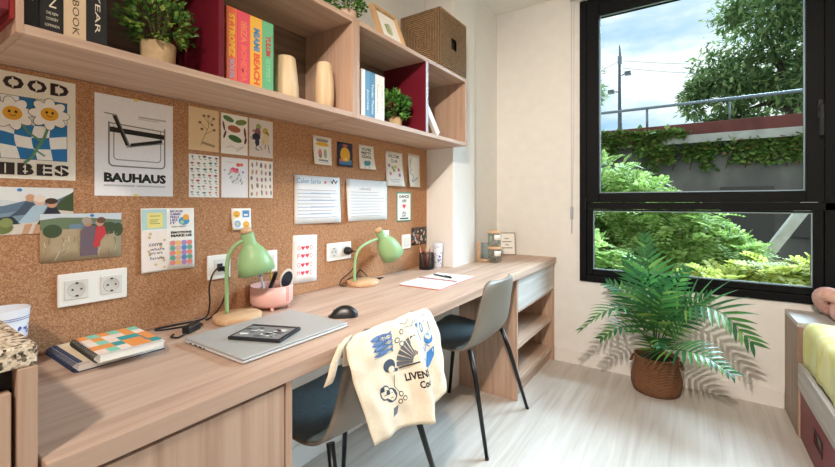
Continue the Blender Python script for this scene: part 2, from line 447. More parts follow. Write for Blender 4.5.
# roller blind over the window with its cord
rb = thing('roller_blind', 'white roller blind cassette above the dark window with hanging cord', 'blind', (.70, YB, 2.60))
MB().box(.735, 2.72, YB-.07, YB-.0005, 2.572, 2.6385, .008).build('blind_cassette', WHITEPL, rb, True)
MB().tube([(.700, YB-.012, 2.60), (.698, YB-.012, 1.8), (.699, YB-.012, .93)], .0022, 6).tube([(.716, YB-.012, 2.60), (.714, YB-.012, 1.8), (.702, YB-.012, .93)], .0018, 6).box(.69, .74, YB-.03, YB-.004, 2.59, 2.61).build('blind_cord', P('#c9ccd0', .5), rb, True)
MB().box(.691, .709, YB-.018, YB-.0005, 1.03, 1.12, .004).build('cord_tensioner', P('#aeb6bd', .4), rb, True)

# ceiling lamps
for i, (x, y) in enumerate(LAMPS):
    t = thing('ceiling_lamp', 'round white ceiling lamp behind the camera', 'lamp', (x, y, ZC))
    MB().lathe([(.20, ZC-.05), (.205, ZC-.04), (.205, ZC-.0005)], 40, Matrix.Translation((x, y, 0)), cap0=False).build('lamp_body', WHITEPL, t, True)

t = thing('added_spotlight', 'added small white spotlight turned towards the window wall, unseen behind the camera', 'lamp', (SPOT.x, SPOT.y, ZC))  # invented fixture around the added spotlight
MB().lathe([(.05, ZC-.02), (.05, ZC-.0005)], 28, Matrix.Translation((SPOT.x, SPOT.y, 0))).tube([(SPOT.x, SPOT.y+.03, ZC-.02), (SPOT.x, SPOT.y+.03, ZC-.06)], .008, 8).build('added_spot_mount', WHITEPL, t, True)
q_ = (SPOT_AT-SPOT).normalized().to_track_quat('Z', 'Y').to_matrix().to_4x4()
MB().lathe([(.048, .015), (.050, .015), (.052, -.05), (.045, -.085), (.0, -.085), (.0, -.08), (.040, -.078), (.046, -.045)], 32, Matrix.Translation(SPOT) @ q_, cap0=False, cap1=False).build('added_spot_head', WHITEPL, t, True)

# ---------------------------------------------------------------- kitchen corner on the left
kb = thing('kitchen_cabinet', 'oak kitchen base cabinet under the granite slab at the left edge', 'cabinet', (.28, -.2, 0))
MB().box(.0, .540, -.75, .163, .10, .898).build('cabinet_body', P('#191715', .8), kb, True)
MB().box(.0, .570, .1635, .1865, .0, .898, .0015).build('side_panel', OAKZ, kb, True)
MB().box(.5455, .565, -.75, .158, .505, .865, .0015).build('drawer_front', OAKZ, kb, True)
MB().box(.5455, .565, -.75, .158, .11, .499, .0015).build('drawer_front', OAKZ, kb, True)
MB().box(.0, .50, -.75, .16, .0, .0995).build('plinth', BLACK, kb, True)
g = MB().box(.0, .568, -.75, .1865, .8985, .931, .003).build('granite_countertop', GRANITE)
tag(g, 'speckled cream and black granite countertop slab at the left edge', 'countertop')

# ---------------------------------------------------------------- desk along the cork wall
wt = MB().box(.0, .59, .191, 2.1755, .711, .75, .002).box(.194, .59, 2.1755, 3.0135, .711, .75, .002).build('desk_worktop', OAK)
tag(wt, 'long pale oak desk worktop running along the cork wall to the window wall', 'worktop')
dc = thing('desk_cabinet', 'oak cabinet under the near end of the desk, beside the granite counter', 'cabinet', (.3, .42, 0))
MB().box(.03, .562, .191, .634, .08, .70).build('cabinet_body', P('#5b4636', .7), dc, True)
MB().box(.03, .582, .636, .655, .0, .7105, .001).build('side_panel', OAKZ, dc, True)
MB().box(.5625, .580, .194, .6325, .085, .700, .001).build('cabinet_door', OAKZ, dc, True)
MB().box(.03, .54, .191, .634, 0, .0795).build('plinth', BLACK, dc, True)

su = thing('storage_unit', 'pale oak open storage unit with a drawer under the window end of the desk', 'cabinet', (.38, 2.6, 0))
WINDOW_LIT_OAK = GREYOAK  # paler wood imitates window light reflected in the drawer front
MB().box(.195, .570, 2.252, 2.270, 0, .7105, .001).build('side_panel', OAKZ, su, True)
MB().box(.195, .575, 2.994, 3.0125, 0, .7105, .001).build('side_panel', OAKZ, su, True)
MB().box(.195, .205, 2.2705, 2.9935, .0, .7105).build('back_panel', OAK, su, True)
dr = MB().box(.552, .572, 2.2715, 2.9925, .522, .703, .001).build('drawer_front', WINDOW_LIT_OAK, su, True)
MB().box(.206, .5515, 2.275, 2.99, .53, .69).build('drawer_box', OAK, dr, True)
MB().box(.2055, .560, 2.2705, 2.9935, .500, .518).build('shelf', OAK, su, True)
MB().box(.2055, .560, 2.2705, 2.9935, .285, .315, .001).build('shelf', OAK, su, True)
MB().box(.2055, .560, 2.2705, 2.9935, .07, .10, .001).build('bottom_board', OAK, su, True)
MB().box(.2055, .545, 2.2705, 2.9935, .0, .0695).build('plinth', OAK, su, True)

# ---------------------------------------------------------------- wall shelves
FX = .289; ZB0, ZB1, ZT0, ZT1 = 1.488, 1.508, 1.868, 1.888
def shelf_unit(name, label, y0, y1, dividers, tl=.020):
    t = thing(name, label, 'shelf', (.0, (y0+y1)/2, ZB0), group='wall shelf units over the desk')
    MB().box(.0005, FX, y0+tl+.0003, y1-.0203, ZB0, ZB1, .001).build('bottom_board', OAK, t, True)
    MB().box(.0005, FX, y0+tl+.0003, y1-.0203, ZT0, ZT1, .001).build('top_board', OAK, t, True)
    for a, tt_ in ((y0, tl), (y1-.020, .020)):
        MB().box(.0005, FX, a, a+tt_, ZB0, ZT1, .001).build('side_panel', OAKZ, t, True)
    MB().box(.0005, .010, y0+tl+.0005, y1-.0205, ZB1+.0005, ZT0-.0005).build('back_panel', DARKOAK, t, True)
    for d, w in dividers:
        dv = MB().box(.0105, FX-.003, d, d+w-.0005, ZB1+.0005, ZT0-.0005).build('divider', MAROON, t, True)
        MB().box(FX-.0025, FX, d, d+w-.0005, ZB1+.0005, ZT0-.0005).build('edge_band', [MAROON, P('#b9b4c4', .4)][d > 1.3], dv, True)
    return t
shelf_unit('wall_shelf', 'oak wall shelf unit nearer the kitchen, holding the dark books and vases',  .2165, 1.203, [(.633, .017)], .012)
shelf_unit('wall_shelf', 'oak wall shelf unit nearer the window, holding the blue books', 1.204, 2.1755, [(1.722, .020)])
uc = thing('upper_cabinet', 'oak upper kitchen cabinet with red interior at the top left edge', 'cabinet', (.15, -.2, 1.488))
MB().box(.0005, .284, .2090, .2158, 1.515, 2.25).build('red_lining', RED, uc, True)
MB().box(.0005, .28, -.75, .2085, 1.53, 1.55, .001).build('bottom_board', BURG, uc, True)
MB().box(.0005, .012, -.75, .2085, 1.5505, 2.25).build('back_panel', RED, uc, True)
MB().box(.0005, .30, -.75, .2158, 2.2505, 2.27).build('top_board', OAK, uc, True)

# ================================================================ bed corner on the right
bl = thing('headboard_shelf', 'grey-topped box shelf against the window wall at the head of the bed', 'shelf', (2.3, 2.86, 0))
MB().box(1.838, 1.862, 2.70, 3.0135, 0, .535, .001).build('side_panel', wood('shade_browned_oak_upright', '#7e6655', '#927865', '#a48a76', 'z'), bl, True)  # darker oak paints the shade on this side panel into its colour
MB().box(1.838, 2.75, 2.70, 3.0135, .5355, .558, .001).build('top_board', GREYOAK, bl, True)
MB().box(1.8625, 2.75, 2.705, 2.72, 0, .535, .001).build('front_panel', OAK, bl, True)
bd = thing('bed_frame', 'bed base with pale grey side rail and burgundy drawer at the right edge', 'bed', (2.3, 1.7, 0))
MB().box(1.840, 1.862, .70, 2.698, .238, .358, .001).build('side_rail', GREYOAK, bd, True)
MB().box(1.840, 1.860, 2.676, 2.698, 0, .2375, .001).build('corner_post', OAKZ, bd, True)
MB().box(1.8625, 2.74, .70, 2.698, .30, .335).build('slat_board', OAK, bd, True)
MB().box(1.8625, 2.74, .70, .72, 0, .2995).build('foot_panel', OAKZ, bd, True)
def bed_drawer(y0, y1):
    d = MB(); hy0, hy1 = 2.28, 2.42
    if y0 < 2.3 < y1:
        d.box(1.846, 1.862, y0, 2.285, .005, .232, .001); d.box(1.846, 1.862, 2.405, y1, .005, .232, .001)
        d.box(1.846, 1.862, 2.285, 2.405, .165, .232); d.box(1.846, 1.862, 2.285, 2.405, .005, .110)
    else: d.box(1.846, 1.862, y0, y1, .005, .232, .001)
    o = d.build('drawer', BURG, bd, True)
    if y0 < 2.3 < y1:
        p = MB(); p.box(1.849, 1.90, 2.2855, 2.4045, .1105, .1645)
        p.box(1.843, 1.8455, 2.279, 2.411, .163, .170); p.box(1.843, 1.8455, 2.279, 2.411, .104, .111); p.box(1.843, 1.8455, 2.279, 2.286, .111, .163); p.box(1.843, 1.8455, 2.404, 2.411, .111, .163)
        p.build('drawer_pull', P('#14181d', .35), o, True)
bed_drawer(1.70, 2.675); bed_drawer(.72, 1.695)
mt = MB().box(1.877, 2.73, .72, 2.680, .336, .553, .03, 3).build('mattress', P('#f2f0ea', .8))
tag(mt, 'white mattress on the bed base, hidden below the yellow bedspread', 'mattress')
def spread_mat():
    m, t, b = nodemat('yellow_dyed_cotton')
    tc = t.nodes.new('ShaderNodeTexCoord'); mp = t.nodes.new('ShaderNodeMapping'); mp.inputs['Scale'].default_value = (3, 3, 1.2)
    n = t.nodes.new('ShaderNodeTexNoise'); n.inputs['Scale'].default_value = 2.2; n.inputs['Detail'].default_value = 5; n.inputs['Distortion'].default_value = 1.2
    t.links.new(tc.outputs['Object'], mp.inputs[0]); t.links.new(mp.outputs[0], n.inputs['Vector'])
    r = ramp(t, [(.3, '#e3e08f'), (.47, '#ecebb4'), (.6, '#e6e29b'), (.72, '#dcc95c')])
    t.links.new(n.outputs['Fac'], r.inputs[0]); t.links.new(r.outputs[0], b.inputs['Base Color'])
    b.inputs['Roughness'].default_value = .9; bump(t, b, n.outputs['Fac'], .4, .01); return m
def spread(a, b, off):
    # a: along bed (0 foot .. 1 head), b: across from left hem over the top
    y = .705+a*1.985
    s = b*1.30
    wob = .006*sin(23*y)+.004*sin(51*y+1.3)
    hem = .368+.006*sin(14*y)
    L0 = .567-.045-hem
    X0 = 1.860+wob*.5
    if s < L0: x, z = X0, hem+s
    elif s < L0+.07:
        q = (s-L0)/.07*pi/2; x, z = X0+.045*(1-cos(q)), .522+.045*sin(q)
    else: x, z = X0+.045+(s-L0-.07), .567
    x = min(x, 2.745)
    z += .004*sin(9*x+11*y)*(1 if z > .55 else 0)
    # rounded over the head end
    k = max(0, (y-2.64)/.05)
    if k > 0: z -= .05*(1-sqrt(max(0, 1-min(k, 1)**2)))*(1 if z > .52 else (z-.33)/.2)
    return Vector((x+(0 if z > .55 else .003)-off*.7, y, z+(off if z > .51 else 0)))
sp = MB().slab(lambda a, b: spread(a, b, .006), lambda a, b: spread(a, b, .0), 90, 48).build('bedspread', spread_mat())
tag(sp, 'crinkled pale yellow bedspread draped over the bed', 'bedspread')
# knotted cushion
kp = MB(); K = []
for i in range(120):
    t = 2*pi*i/120
    K.append(Vector((2.060+.036*(sin(t)+2*sin(2*t)), 2.86+.033*(cos(t)-2*cos(2*t)), .6395+.045*(-sin(3*t)))))
n0 = 14; rings = []
for i in range(120):
    tg = (K[(i+1) % 120]-K[i-1]).normalized(); up = Vector((0, 0, 1)); sd = tg.cross(up).normalized(); up = sd.cross(tg)
    rings.append([kp.bm.verts.new(K[i]+(sd*cos(2*pi*k/n0)+up*sin(2*pi*k/n0))*.036) for k in range(n0)])
for i in range(120):
    for k in range(n0):
        f_ = kp.bm.faces.new((rings[i][k], rings[i][(k+1) % n0], rings[(i+1) % 120][(k+1) % n0], rings[(i+1) % 120][k])); f_.smooth = True
ko = kp.build('knot_cushion', noise_mat('dusty_pink_plush', [(.3, '#c4968c'), (.7, '#dcb3a8')], 60, .95))
tag(ko, 'dusty pink knotted cushion on the headboard shelf at the right edge', 'cushion')

# ================================================================ pinned prints on the cork
BLUEPIN = P('#2f7fc0', .35, name='blue_pin'); YELTAPE = P('#e8d27a', .5, name='yellow_tape')
INK = P('#191715', .7, name='black_ink'); GINK = P('#8d8f94', .7, name='grey_ink')
def hang(sh, name, y, z, label, cat, tilt=0, group=None, x=.0006):
    o = sh.build(name); o.location = (x, y, z); o.rotation_euler = (tilt, 0, 0)
    return tag(o, label, cat, group)
def curl(w, h, amt, side=1, lift=0):
    """sheet whose lower corner and edge lifts off the board"""
    def fn(u, v, o):
        a = max(0, 1-v/h); b = (u/w if side > 0 else 1-u/w)
        return Vector((o+amt*(a**2*(.35+.65*b))+lift*abs(u/w-.5)**2*4, u, v))
    return fn
def daisy(s, x, y, r, rot=0):
    s.top()
    for k in range(8):
        a = rot+2*pi*k/8; s.ell(x+cos(a)*r*.62, y+sin(a)*r*.62, r*.44, r*.30, INK, 14, a)
    s.top()
    for k in range(8):
        a = rot+2*pi*k/8; s.ell(x+cos(a)*r*.62, y+sin(a)*r*.62, r*.41, r*.275, PAPER, 14, a)
    s.top().ell(x, y, r*.45, r*.43, '#e3a62b', 20)
    s.top().ell(x-r*.15, y+r*.1, r*.07, r*.09, INK, 8).ell(x+r*.15, y+r*.1, r*.07, r*.09, INK, 8)
    s.line([(x-r*.14, y-r*.10), (x-r*.05, y-r*.17), (x+r*.05, y-r*.17), (x+r*.14, y-r*.10)], r*.035, INK)

# GOOD VIBES poster
w, h = .2000, .266; s = Sheet(w, h, P('#efe9dd', .8))
DK = P('#2a1a17', .7, name='brown_black_ink'); BL = P('#2277b4', .7, name='poster_blue')
s.rect(.018, .050, .182, .208, INK); s.top().rect(.019, .051, .181, .207, PAPER); s.top()
def warp(a, b): return (.019+.162*a+.006*sin(7*b+2)*sin(pi*a), .051+.156*b+.007*sin(6*a+1)*sin(pi*b))
for i in range(5):
    for j in range(5):
        if (i+j) % 2 == 0:
            e = [(i/5+k/20, j/5) for k in range(4)]+[((i+1)/5, j/5+k/20) for k in range(4)]+[((i+1)/5-k/20, (j+1)/5) for k in range(4)]+[(i/5, (j+1)/5-k/20) for k in range(4)]
            s.poly([warp(*q) for q in e], BL)
def slabword(word, y0, y1, xs, ww):
    s.top()
    for c, x in zip(word, xs): s.text(c, x, y0, x+ww, y1, DK, .045)
    s.top()
    for x in xs: s.rect(x+ww*.42, y0+.003, x+ww*.50, y1-.003, P('#efe9dd', .8))
slabword('GOOD', .224, .256, (.014, .058, .102, .147), .038)
slabword('VIBES', .010, .040, (.012, .048, .084, .120, .155), .031)
s.top(); ST = P('#5d8f6a', .7)
s.line([(.150, .165), (.135, .110), (.110, .055), (.098, .042)], .006, ST); s.line([(.085, .150), (.105, .118), (.128, .100)], .005, ST); s.line([(.118, .075), (.135, .062)], .004, ST)
daisy(s, .075, .163, .040, .2); daisy(s, .145, .172, .040, 0)
hang(s, 'flower_poster', .191, 1.208, 'GOOD VIBES poster with two smiling daisies on blue checks', 'poster')

# BAUHAUS poster
w, h = .209, .294; s = Sheet(w, h, P('#eeeef4', .7))
s.text('BAUHAUS', .022, .040, .188, .068, INK, .055)
s.rect(.022, .028, .100, .033, P('#c4c4c8', .7)).rect(.105, .028, .186, .033, P('#c4c4c8', .7)).rect(.110, .239, .188, .244, P('#b9b6bc', .7)).rect(.110, .234, .168, .237, P('#c9c6cc', .7))
TU = P('#77777c', .4); s.top()
def rr(x0, y0, x1, y1, r, n=5):
    q = []
    for cx, cy, a0 in ((x0+r, y0+r, pi), (x1-r, y0+r, 1.5*pi)):
        q += [(cx+r*cos(a0+pi/2*k/n), cy+r*sin(a0+pi/2*k/n)) for k in range(n+1)]
    return [(x0, y1)]+q+[(x1, y1)]
s.line(rr(.034, .088, .184, .215, .012), .004, TU); s.line(rr(.046, .107, .172, .205, .010), .003, P('#9a9a9e', .4))
s.top(); s.poly([(.036, .202), (.182, .196), (.182, .181), (.036, .187)], INK)
s.line([(.036, .213), (.184, .206)], .003, TU)
s.top(); s.poly([(.042, .236), (.054, .236), (.088, .150), (.076, .150)], INK); s.line([(.024, .240), (.052, .238), (.086, .148)], .003, TU)
s.top(); s.poly([(.088, .158), (.176, .180), (.176, .170), (.088, .146)], INK); s.line([(.078, .146), (.178, .168)], .003, TU)
s.top().rect(.096, .288, .108, .2955, YELTAPE).rect(.096, -.001, .108, .006, YELTAPE)
hang(s, 'chair_poster', .4335, 1.168, 'white poster with a black tubular chair drawing over a bold black title', 'poster')

# photo prints
w, h = .195, .119; s = Sheet(w, h, P('#cdd6de', .4), nu=6, nv=4)
s.poly([(0, .085), (.05, .088), (.10, .080), (w, .09), (w, h), (0, h)], P('#dfe3e6', .4)); s.top()
s.poly([(0, .064), (.06, .072), (.10, .085), (.135, .080), (.165, .090), (w, .108), (w, .05), (0, .05)], P('#5f7890', .4)); s.top()
s.poly([(0, .040), (.10, .062), (.14, .060), (w, .055), (w, .03), (0, .03)], P('#7f97ab', .4)).poly([(.150, .055), (.170, .088), (w, .110), (w, .05)], P('#3c4f31', .4)); s.top()
s.poly([(0, 0), (w, 0), (w, .056), (.15, .062), (.11, .03), (0, .026)], P('#d8cfc4', .4)).poly([(.0, .036), (.075, .046), (.09, .026), (0, .02)], P('#2a3340', .4)); s.top()
SK = P('#c99a7c', .5); 
s.poly([(.07, .046), (.11, .050), (.115, .078), (.100, .083), (.085, .060)], P('#46566b', .4)).ell(.108, .092, .009, .010, SK)
s.top().poly([(.085, .028), (.12, .030), (.142, .072), (.128, .080), (.112, .070)], P('#a9c3d6', .4)).ell(.126, .085, .012, .013, P('#d9b9a8', .5)); s.ell(.126, .090, .012, .009, P('#e4d5c8', .5))
s.top().poly([(.118, .018), (.168, .016), (.172, .045), (.158, .068), (.145, .072), (.128, .040)], P('#22293a', .4)).ell(.150, .078, .011, .012, SK).ell(.149, .084, .013, .008, P('#3a2a20', .5))
s.poly([(.092, .0), (.104, .0), (.112, .026), (.098, .024)], SK).poly([(.112, .0), (.124, .0), (.134, .022), (.118, .024)], SK)
s.top().ell(.055, .018, .022, .016, P('#6d7a44', .5)).ell(.064, .030, .012, .012, P('#87935a', .5)); s.top().ell(.088, .112, .005, .004, BLUEPIN)
hang(s, 'photo_print', .191, 1.068, 'colour photo of three people seated on rocks above a lake', 'photo', group='photo prints on the cork')
w, h = .181, .128; s = Sheet(w, h, P('#b3a184', .4), nu=6, nv=4)
s.rect(0, .086, w, h, P('#6d7f63', .4)).top().poly([(0, .112), (.04, .118), (.10, .116), (w, .108), (w, h), (0, h)], P('#cfd9e4', .4)).poly([(.06, .098), (.12, .104), (w, .100), (w, .086), (.06, .086)], P('#6f8aa0', .4))
s.top(); 
for q in ((.025, .082, .02, .018), (.15, .085, .022, .018), (.11, .085, .015, .014), (.172, .08, .013, .02)): s.ell(*q, P('#3f5136', .4))
random.seed(3)
for k in range(50):
    x = random.uniform(.004, w-.01); y = random.uniform(.003, .062); s.line([(x, y), (x+random.uniform(-.004, .008), y+.014)], .0016, P(random.choice(['#c9b998', '#8f7d60', '#d8cbb0', '#a3916f']), .5))
s.top().poly([(.083, .010), (.122, .010), (.124, .055), (.118, .092), (.098, .098), (.084, .080)], P('#6f5f6c', .5)).poly([(.112, .032), (.128, .034), (.130, .05), (.144, .070), (.138, .092), (.120, .090), (.116, .06)], P('#c73b44', .5))
s.ell(.100, .104, .011, .013, P('#b48a70', .5)).ell(.128, .103, .010, .012, P('#c39a80', .5)); s.top().ell(.097, .108, .011, .010, P('#a99c8e', .5)).ell(.131, .108, .011, .009, P('#6a4a38', .5)); s.ell(.110, .122, .005, .004, BLUEPIN)
hang(s, 'photo_print', .317, .990, 'colour photo of two people hugging in a dry grass field', 'photo', group='photo prints on the cork', x=.0022)
w, h = .168, .108; s = Sheet(w, h, P('#3b332f', .4), nu=6, nv=4); random.seed(11)
for k in range(46):
    x, y = random.uniform(.01, w-.012), random.uniform(.008, h-.012)
    s.L = 1+k % 6; s.ell(x, y, random.uniform(.004, .011), random.uniform(.004, .010), P(random.choice(['#c5b5ae', '#8d5a49', '#d8cfca', '#20242e', '#b06a52', '#5d6a7c', '#e8e2dd']), .5), 9, random.random()*3)
hang(s, 'photo_print', 2.004, .888, 'dark crowded photo print pinned in the corner by the pencil cup', 'photo', group='photo prints on the cork')

# fold-out card with four panels
w, h = .160, .200
s = Sheet(w, h, PAPER, nu=8, nv=8, fn=lambda u, v, o: Vector((o+.008*abs(u/.160-.5)*2*(.4+.6*(1-v/.2)), u, v)))
s.rect(.003, .134, .076, .197, P('#b7d8d8', .7)).rect(.083, .134, .157, .197, PAPER).rect(.003, .004, .078, .130, P('#f3e5dd', .7))
s.top().rect(.018, .138, .064, .186, P('#ecdf8a', .7)).top()
for k in range(5): s.rect(.025, .175-k*.006, .025+[.030, .0, .026, .022, .03][k], .177-k*.006, P('#7d8a5c', .7))
VIO = P('#5b4a9c', .7)
for k, t_ in enumerate(('BECAUSE', 'SUMMER', 'FEELS', 'LIKE', 'IT')): s.text(t_, .086, .186-k*.0095, .086+.038*(1-.14*k), .1935-k*.0095, VIO, .03)
s.ell(.128, .158, .017, .014, P('#4f9ad0', .7)).top().ell(.134, .170, .010, .010, P('#e8a83c', .7)).ell(.122, .154, .006, .006, P('#9fd0a0', .7)); s.text('STAY HAPPY', .090, .137, .135, .142, INK, .02)
s.text('EMOTIONS', .088, .117, .152, .1245, INK, .05).text('MAKE US', .088, .106, .152, .1145, INK, .05)
random.seed(5)
for k in range(11): s.ell(random.choice([.010, .024, .040, .055, .070])+random.uniform(-.003, .003), .012+k*.0108, .0045, .0045, P('#d9b98d', .7), 10)
for k, t_ in enumerate(('come', 'where', 'you are', 'love')): s.text(t_, .022+.004*(k % 2), .081-k*.014, .062+.006*(k % 2), .090-k*.014, P('#2b2a44', .7), .01)
s.rect(.084, .012, .153, .094, P('#cfd5ec', .7)).top()
for i in range(4):
    for j in range(5): s.ell(.093+i*.0172, .022+j*.0160, .0085, .0085, P(['#e98d7c', '#5c8fd0', '#efc06a', '#6dab93', '#b48ac4', '#e8b4a4'][(i*2+j*3) % 6], .7), 12)
hang(s, 'fold_out_card', .548, .930, 'unfolded greeting card of four colourful panels left of the near lamp', 'card')

# six botanical art cards
G6 = 'botanical art cards in two rows'
def card(w=.105, h=.147, paper=None): return Sheet(w, h, paper or PAPER)
s = card(paper=P('#e6cba4', .8)); OL = P('#7f6a48', .7)
s.line([(.040, .020), (.055, .055), (.068, .085), (.066, .120)], .0018, OL); s.line([(.058, .06), (.085, .075)], .0014, OL); s.line([(.063, .075), (.040, .095)], .0014, OL); s.line([(.067, .095), (.085, .115)], .0014, OL); s.line([(.066, .100), (.052, .120)], .0014, OL); s.line([(.045, .030), (.09, .02)], .0016, OL); s.top()
for x, y in ((.052, .122), (.068, .123), (.086, .117), (.088, .077), (.038, .097), (.045, .075), (.08, .095)): s.ell(x, y, .006, .005, P('#8a6d55', .7), 8)
for k in range(10): s.ell(.048+k*.0045, .028-k*.001, .0016, .006, OL, 6, -.5)
hang(s, 'art_card', .692, 1.328, 'cream card with a brown wildflower stem, top row left', 'art card', group=G6)
s = card(); random.seed(2)
for x, y, rx, ry, r, c in ((.028, .128, .022, .010, -.3, '#5f8454'), (.078, .122, .024, .011, .2, '#7d8b4c'), (.050, .094, .026, .013, -.1, '#b0674a'), (.054, .058, .028, .012, -.25, '#3f6d3c'), (.010, .100, .004, .018, .2, '#6b4a42'), (.014, .070, .004, .016, -.3, '#5a4038'), (.094, .085, .005, .020, .1, '#7c4a38'), (.096, .055, .005, .014, -.2, '#6a3a30')):
    s.ell(x, y, rx, ry, P(c, .7), 12, r); s.top().line([(x-rx*.8*cos(r), y-rx*.8*sin(r)), (x+rx*.8*cos(r), y+rx*.8*sin(r))], .001, P('#2c3a26', .7)); s.L = 1
s.top(); s.line([(.02, .022), (.04, .030), (.06, .020), (.09, .034)], .0016, P('#c48f92', .7)); s.line([(.06, .012), (.085, .028)], .0016, P('#b77f84', .7))
hang(s, 'art_card', .806, 1.327, 'white card with green leaves and a rust beetle shape, top row middle', 'art card', group=G6)
s = card(paper=P('#e2d8d4', .8))
for q, c in (((.040, .118, .012, .012), '#9aa06a'), ((.036, .095, .014, .018), '#8d5560'), ((.030, .078, .018, .014), '#22263a'), ((.034, .058, .010, .016), '#2a2f48'), ((.018, .100, .006, .006), '#b58a84'), ((.070, .105, .013, .013), '#c0a44e'), ((.078, .092, .009, .012), '#8a7436'), ((.072, .075, .015, .020), '#e0cfa6'), ((.06, .06, .006, .012), '#d7c39a')): s.ell(*q, P(c, .7), 12)
for p in ([(.03, .045), (.028, .030), (.042, .026)], [(.045, .042), (.055, .030)], [(.07, .052), (.068, .035)], [(.082, .052), (.088, .020)], [(.006, .075), (.012, .066), (.02, .07)]): s.top().line(p, .003, P('#33324a', .7))
hang(s, 'art_card', .918, 1.327, 'pale card with two dancing flower-like figures, top row right', 'art card', group=G6)
s = card(); random.seed(8)
for j in range(7):
    for i in range(5):
        x, y = .012+i*.020+random.uniform(-.003, .003), .012+j*.0205+random.uniform(-.002, .002); c = random.choice(['#3e7d6c', '#c0504a', '#6b5a50', '#4a7f96', '#d08a76', '#3a3f46', '#7b9a58', '#b65a70'])
        s.ell(x, y+.004, random.uniform(.004, .008), random.uniform(.002, .004), P(c, .7), 8); s.rect(x-.0012, y-.006, x+.0012, y+.003, P('#a79b88', .7)); s.ell(x+.004, y-.006, .003, .0015, P('#6c8f6a', .7), 6)
hang(s, 'art_card', .693, 1.167, 'white card covered in rows of tiny mushrooms, bottom row left', 'art card', group=G6)
s = card(paper=P('#f1eef0', .8))
for k in range(7): s.line([(.03+k*.009, .104), (.042+k*.004, .05)], .0010, P('#9aa4a2', .7))
s.top()
for x, y, r, c in ((.045, .103, .011, '#dd5c7e'), (.058, .098, .010, '#e57b92'), (.038, .098, .008, '#e89aa8'), (.065, .122, .009, '#e0655a'), (.078, .123, .008, '#e87d6c'), (.085, .096, .005, '#a080c8'), (.012, .100, .004, '#80b8b8'), (.06, .105, .006, '#d44a70')): s.ell(x, y, r, r*.8, P(c, .7), 10)
for x, y in ((.035, .075), (.06, .07), (.075, .065), (.045, .06), (.08, .055), (.03, .088), (.068, .085)): s.ell(x, y, .008, .0025, P('#8d9a98', .7), 8, .5+x*9)
s.line([(.02, .130), (.05, .130)], .0012, P('#c0a0a8', .7))
hang(s, 'art_card', .807, 1.167, 'white card with pink poppies on grey stems, bottom row middle', 'art card', group=G6)
s = card(paper=P('#eee4dc', .8)); random.seed(4)
for j in range(5):
    for i in range(5):
        x, y = .012+i*.0205+random.uniform(-.003, .003), .018+j*.0275+random.uniform(-.004, .004); c = random.choice(['#6c5a58', '#b06a58', '#5a6a78', '#8c7a6c', '#a85a60', '#4a5058', '#c09078'])
        s.ell(x, y, random.uniform(.0035, .0055), random.uniform(.008, .012), P(c, .7), 9, random.uniform(-.15, .15)); s.top().line([(x, y-.012), (x, y+.010)], .0008, P('#e6dcd4', .7)); s.L = 1
hang(s, 'art_card', .918, 1.167, 'pale card covered in rows of brown feathers, bottom row right', 'art card', group=G6)

# small cards above and around
SC_ = 'small cards pinned under the far shelf'
s = Sheet(.080, .080, PAPER, nu=4, nv=6, fn=curl(.08, .08, .010, -1))
for x, y, c in ((.020, .058, '#f0b040'), (.058, .018, '#f0b040')): s.ell(x, y, .014, .013, P(c, .7), 14); s.top().line([(x-.006, y-.003), (x, y-.007), (x+.006, y-.003)], .0015, INK); s.L = 1
s.rect(.044, .046, .072, .072, P('#5a93cf', .7)).ell(.022, .022, .014, .013, P('#7fb0dd', .7)).top().ell(.022, .022, .006, .006, P('#f0d060', .7)).rect(.050, .052, .066, .058, PAPER)
hang(s, 'small_card', .845, 1.047, 'small card with yellow smileys and blue shapes above the near lamp', 'card')
w, h = .135, .208; s = Sheet(w, h, P('#f1ede9', .7), nu=4, nv=6, fn=curl(w, h, .004, 1)); RD = P('#df3f58', .7); PKL = P('#dd6474', .7)
for k, (a, b) in enumerate((('G', 'D'), ('F', 'D'), ('G', 'D'), ('M', 'D'))):
    y = .152-k*.037+.002*(k % 2); s.text(a, .026, y-.010, .042, y+.010, PKL, .0).text(b, .096, y-.010, .110, y+.010, PKL, .0); s.heart(.056, y, .0115, RD).heart(.080, y+.001, .0115, RD)
hang(s, 'heart_card', 1.116, .801, 'white GOOD FOOD GOOD MOOD card with red hearts above the desk', 'card', tilt=-.03)
# two letters
def letter(w, h, fn, y, z, label, head, seed, tilt=0):
    s = Sheet(w, h, P('#eef0f4', .8), nu=8, nv=6, fn=fn); random.seed(seed)
    BLU = P('#6f93bf', .7)
    if head:
        s.text('Calendario', .012, h-.034, w*.56, h-.012, P('#6d9ac9', .7), .0); s.ell(w*.66, h-.026, .007, .006, P('#d9704f', .7)); s.line([(w*.79, h-.02), (w*.82, h-.03), (w*.85, h-.012), (w*.9, h-.028), (w*.94, h-.016)], .005, INK)
    else: s.text('La Bienvenida', w*.32, h-.052, w*.58, h-.040, P('#6c6f78', .7), .0)
    for k in range(9):
        y_ = h-.065-k*.0152
        if y_ < .012: break
        s.rect(.016 if head else .03, y_, w-.02-random.uniform(0, .05), y_+.0022, P(['#98a6bd', '#86a2cc'][k % 2] if head else '#a9aebb', .7))
        if head and k % 2: s.rect(w*.34, y_+.002, w-.02, y_+.0052, P('#b9cbe0', .7))
    hang(s, 'letter', y, z, label, 'letter', tilt, 'handwritten sheets on the cork')
letter(.265, .213, lambda u, v, o: Vector((o+.012*(1-abs(u-.10)/.165)**2*0+.010*(u/.265)*(1-v/.213)+.006*abs(u/.265-.33), u, v)), 1.129, 1.055, 'white sheet with blue handwritten heading, left of the two letters', True, 1)
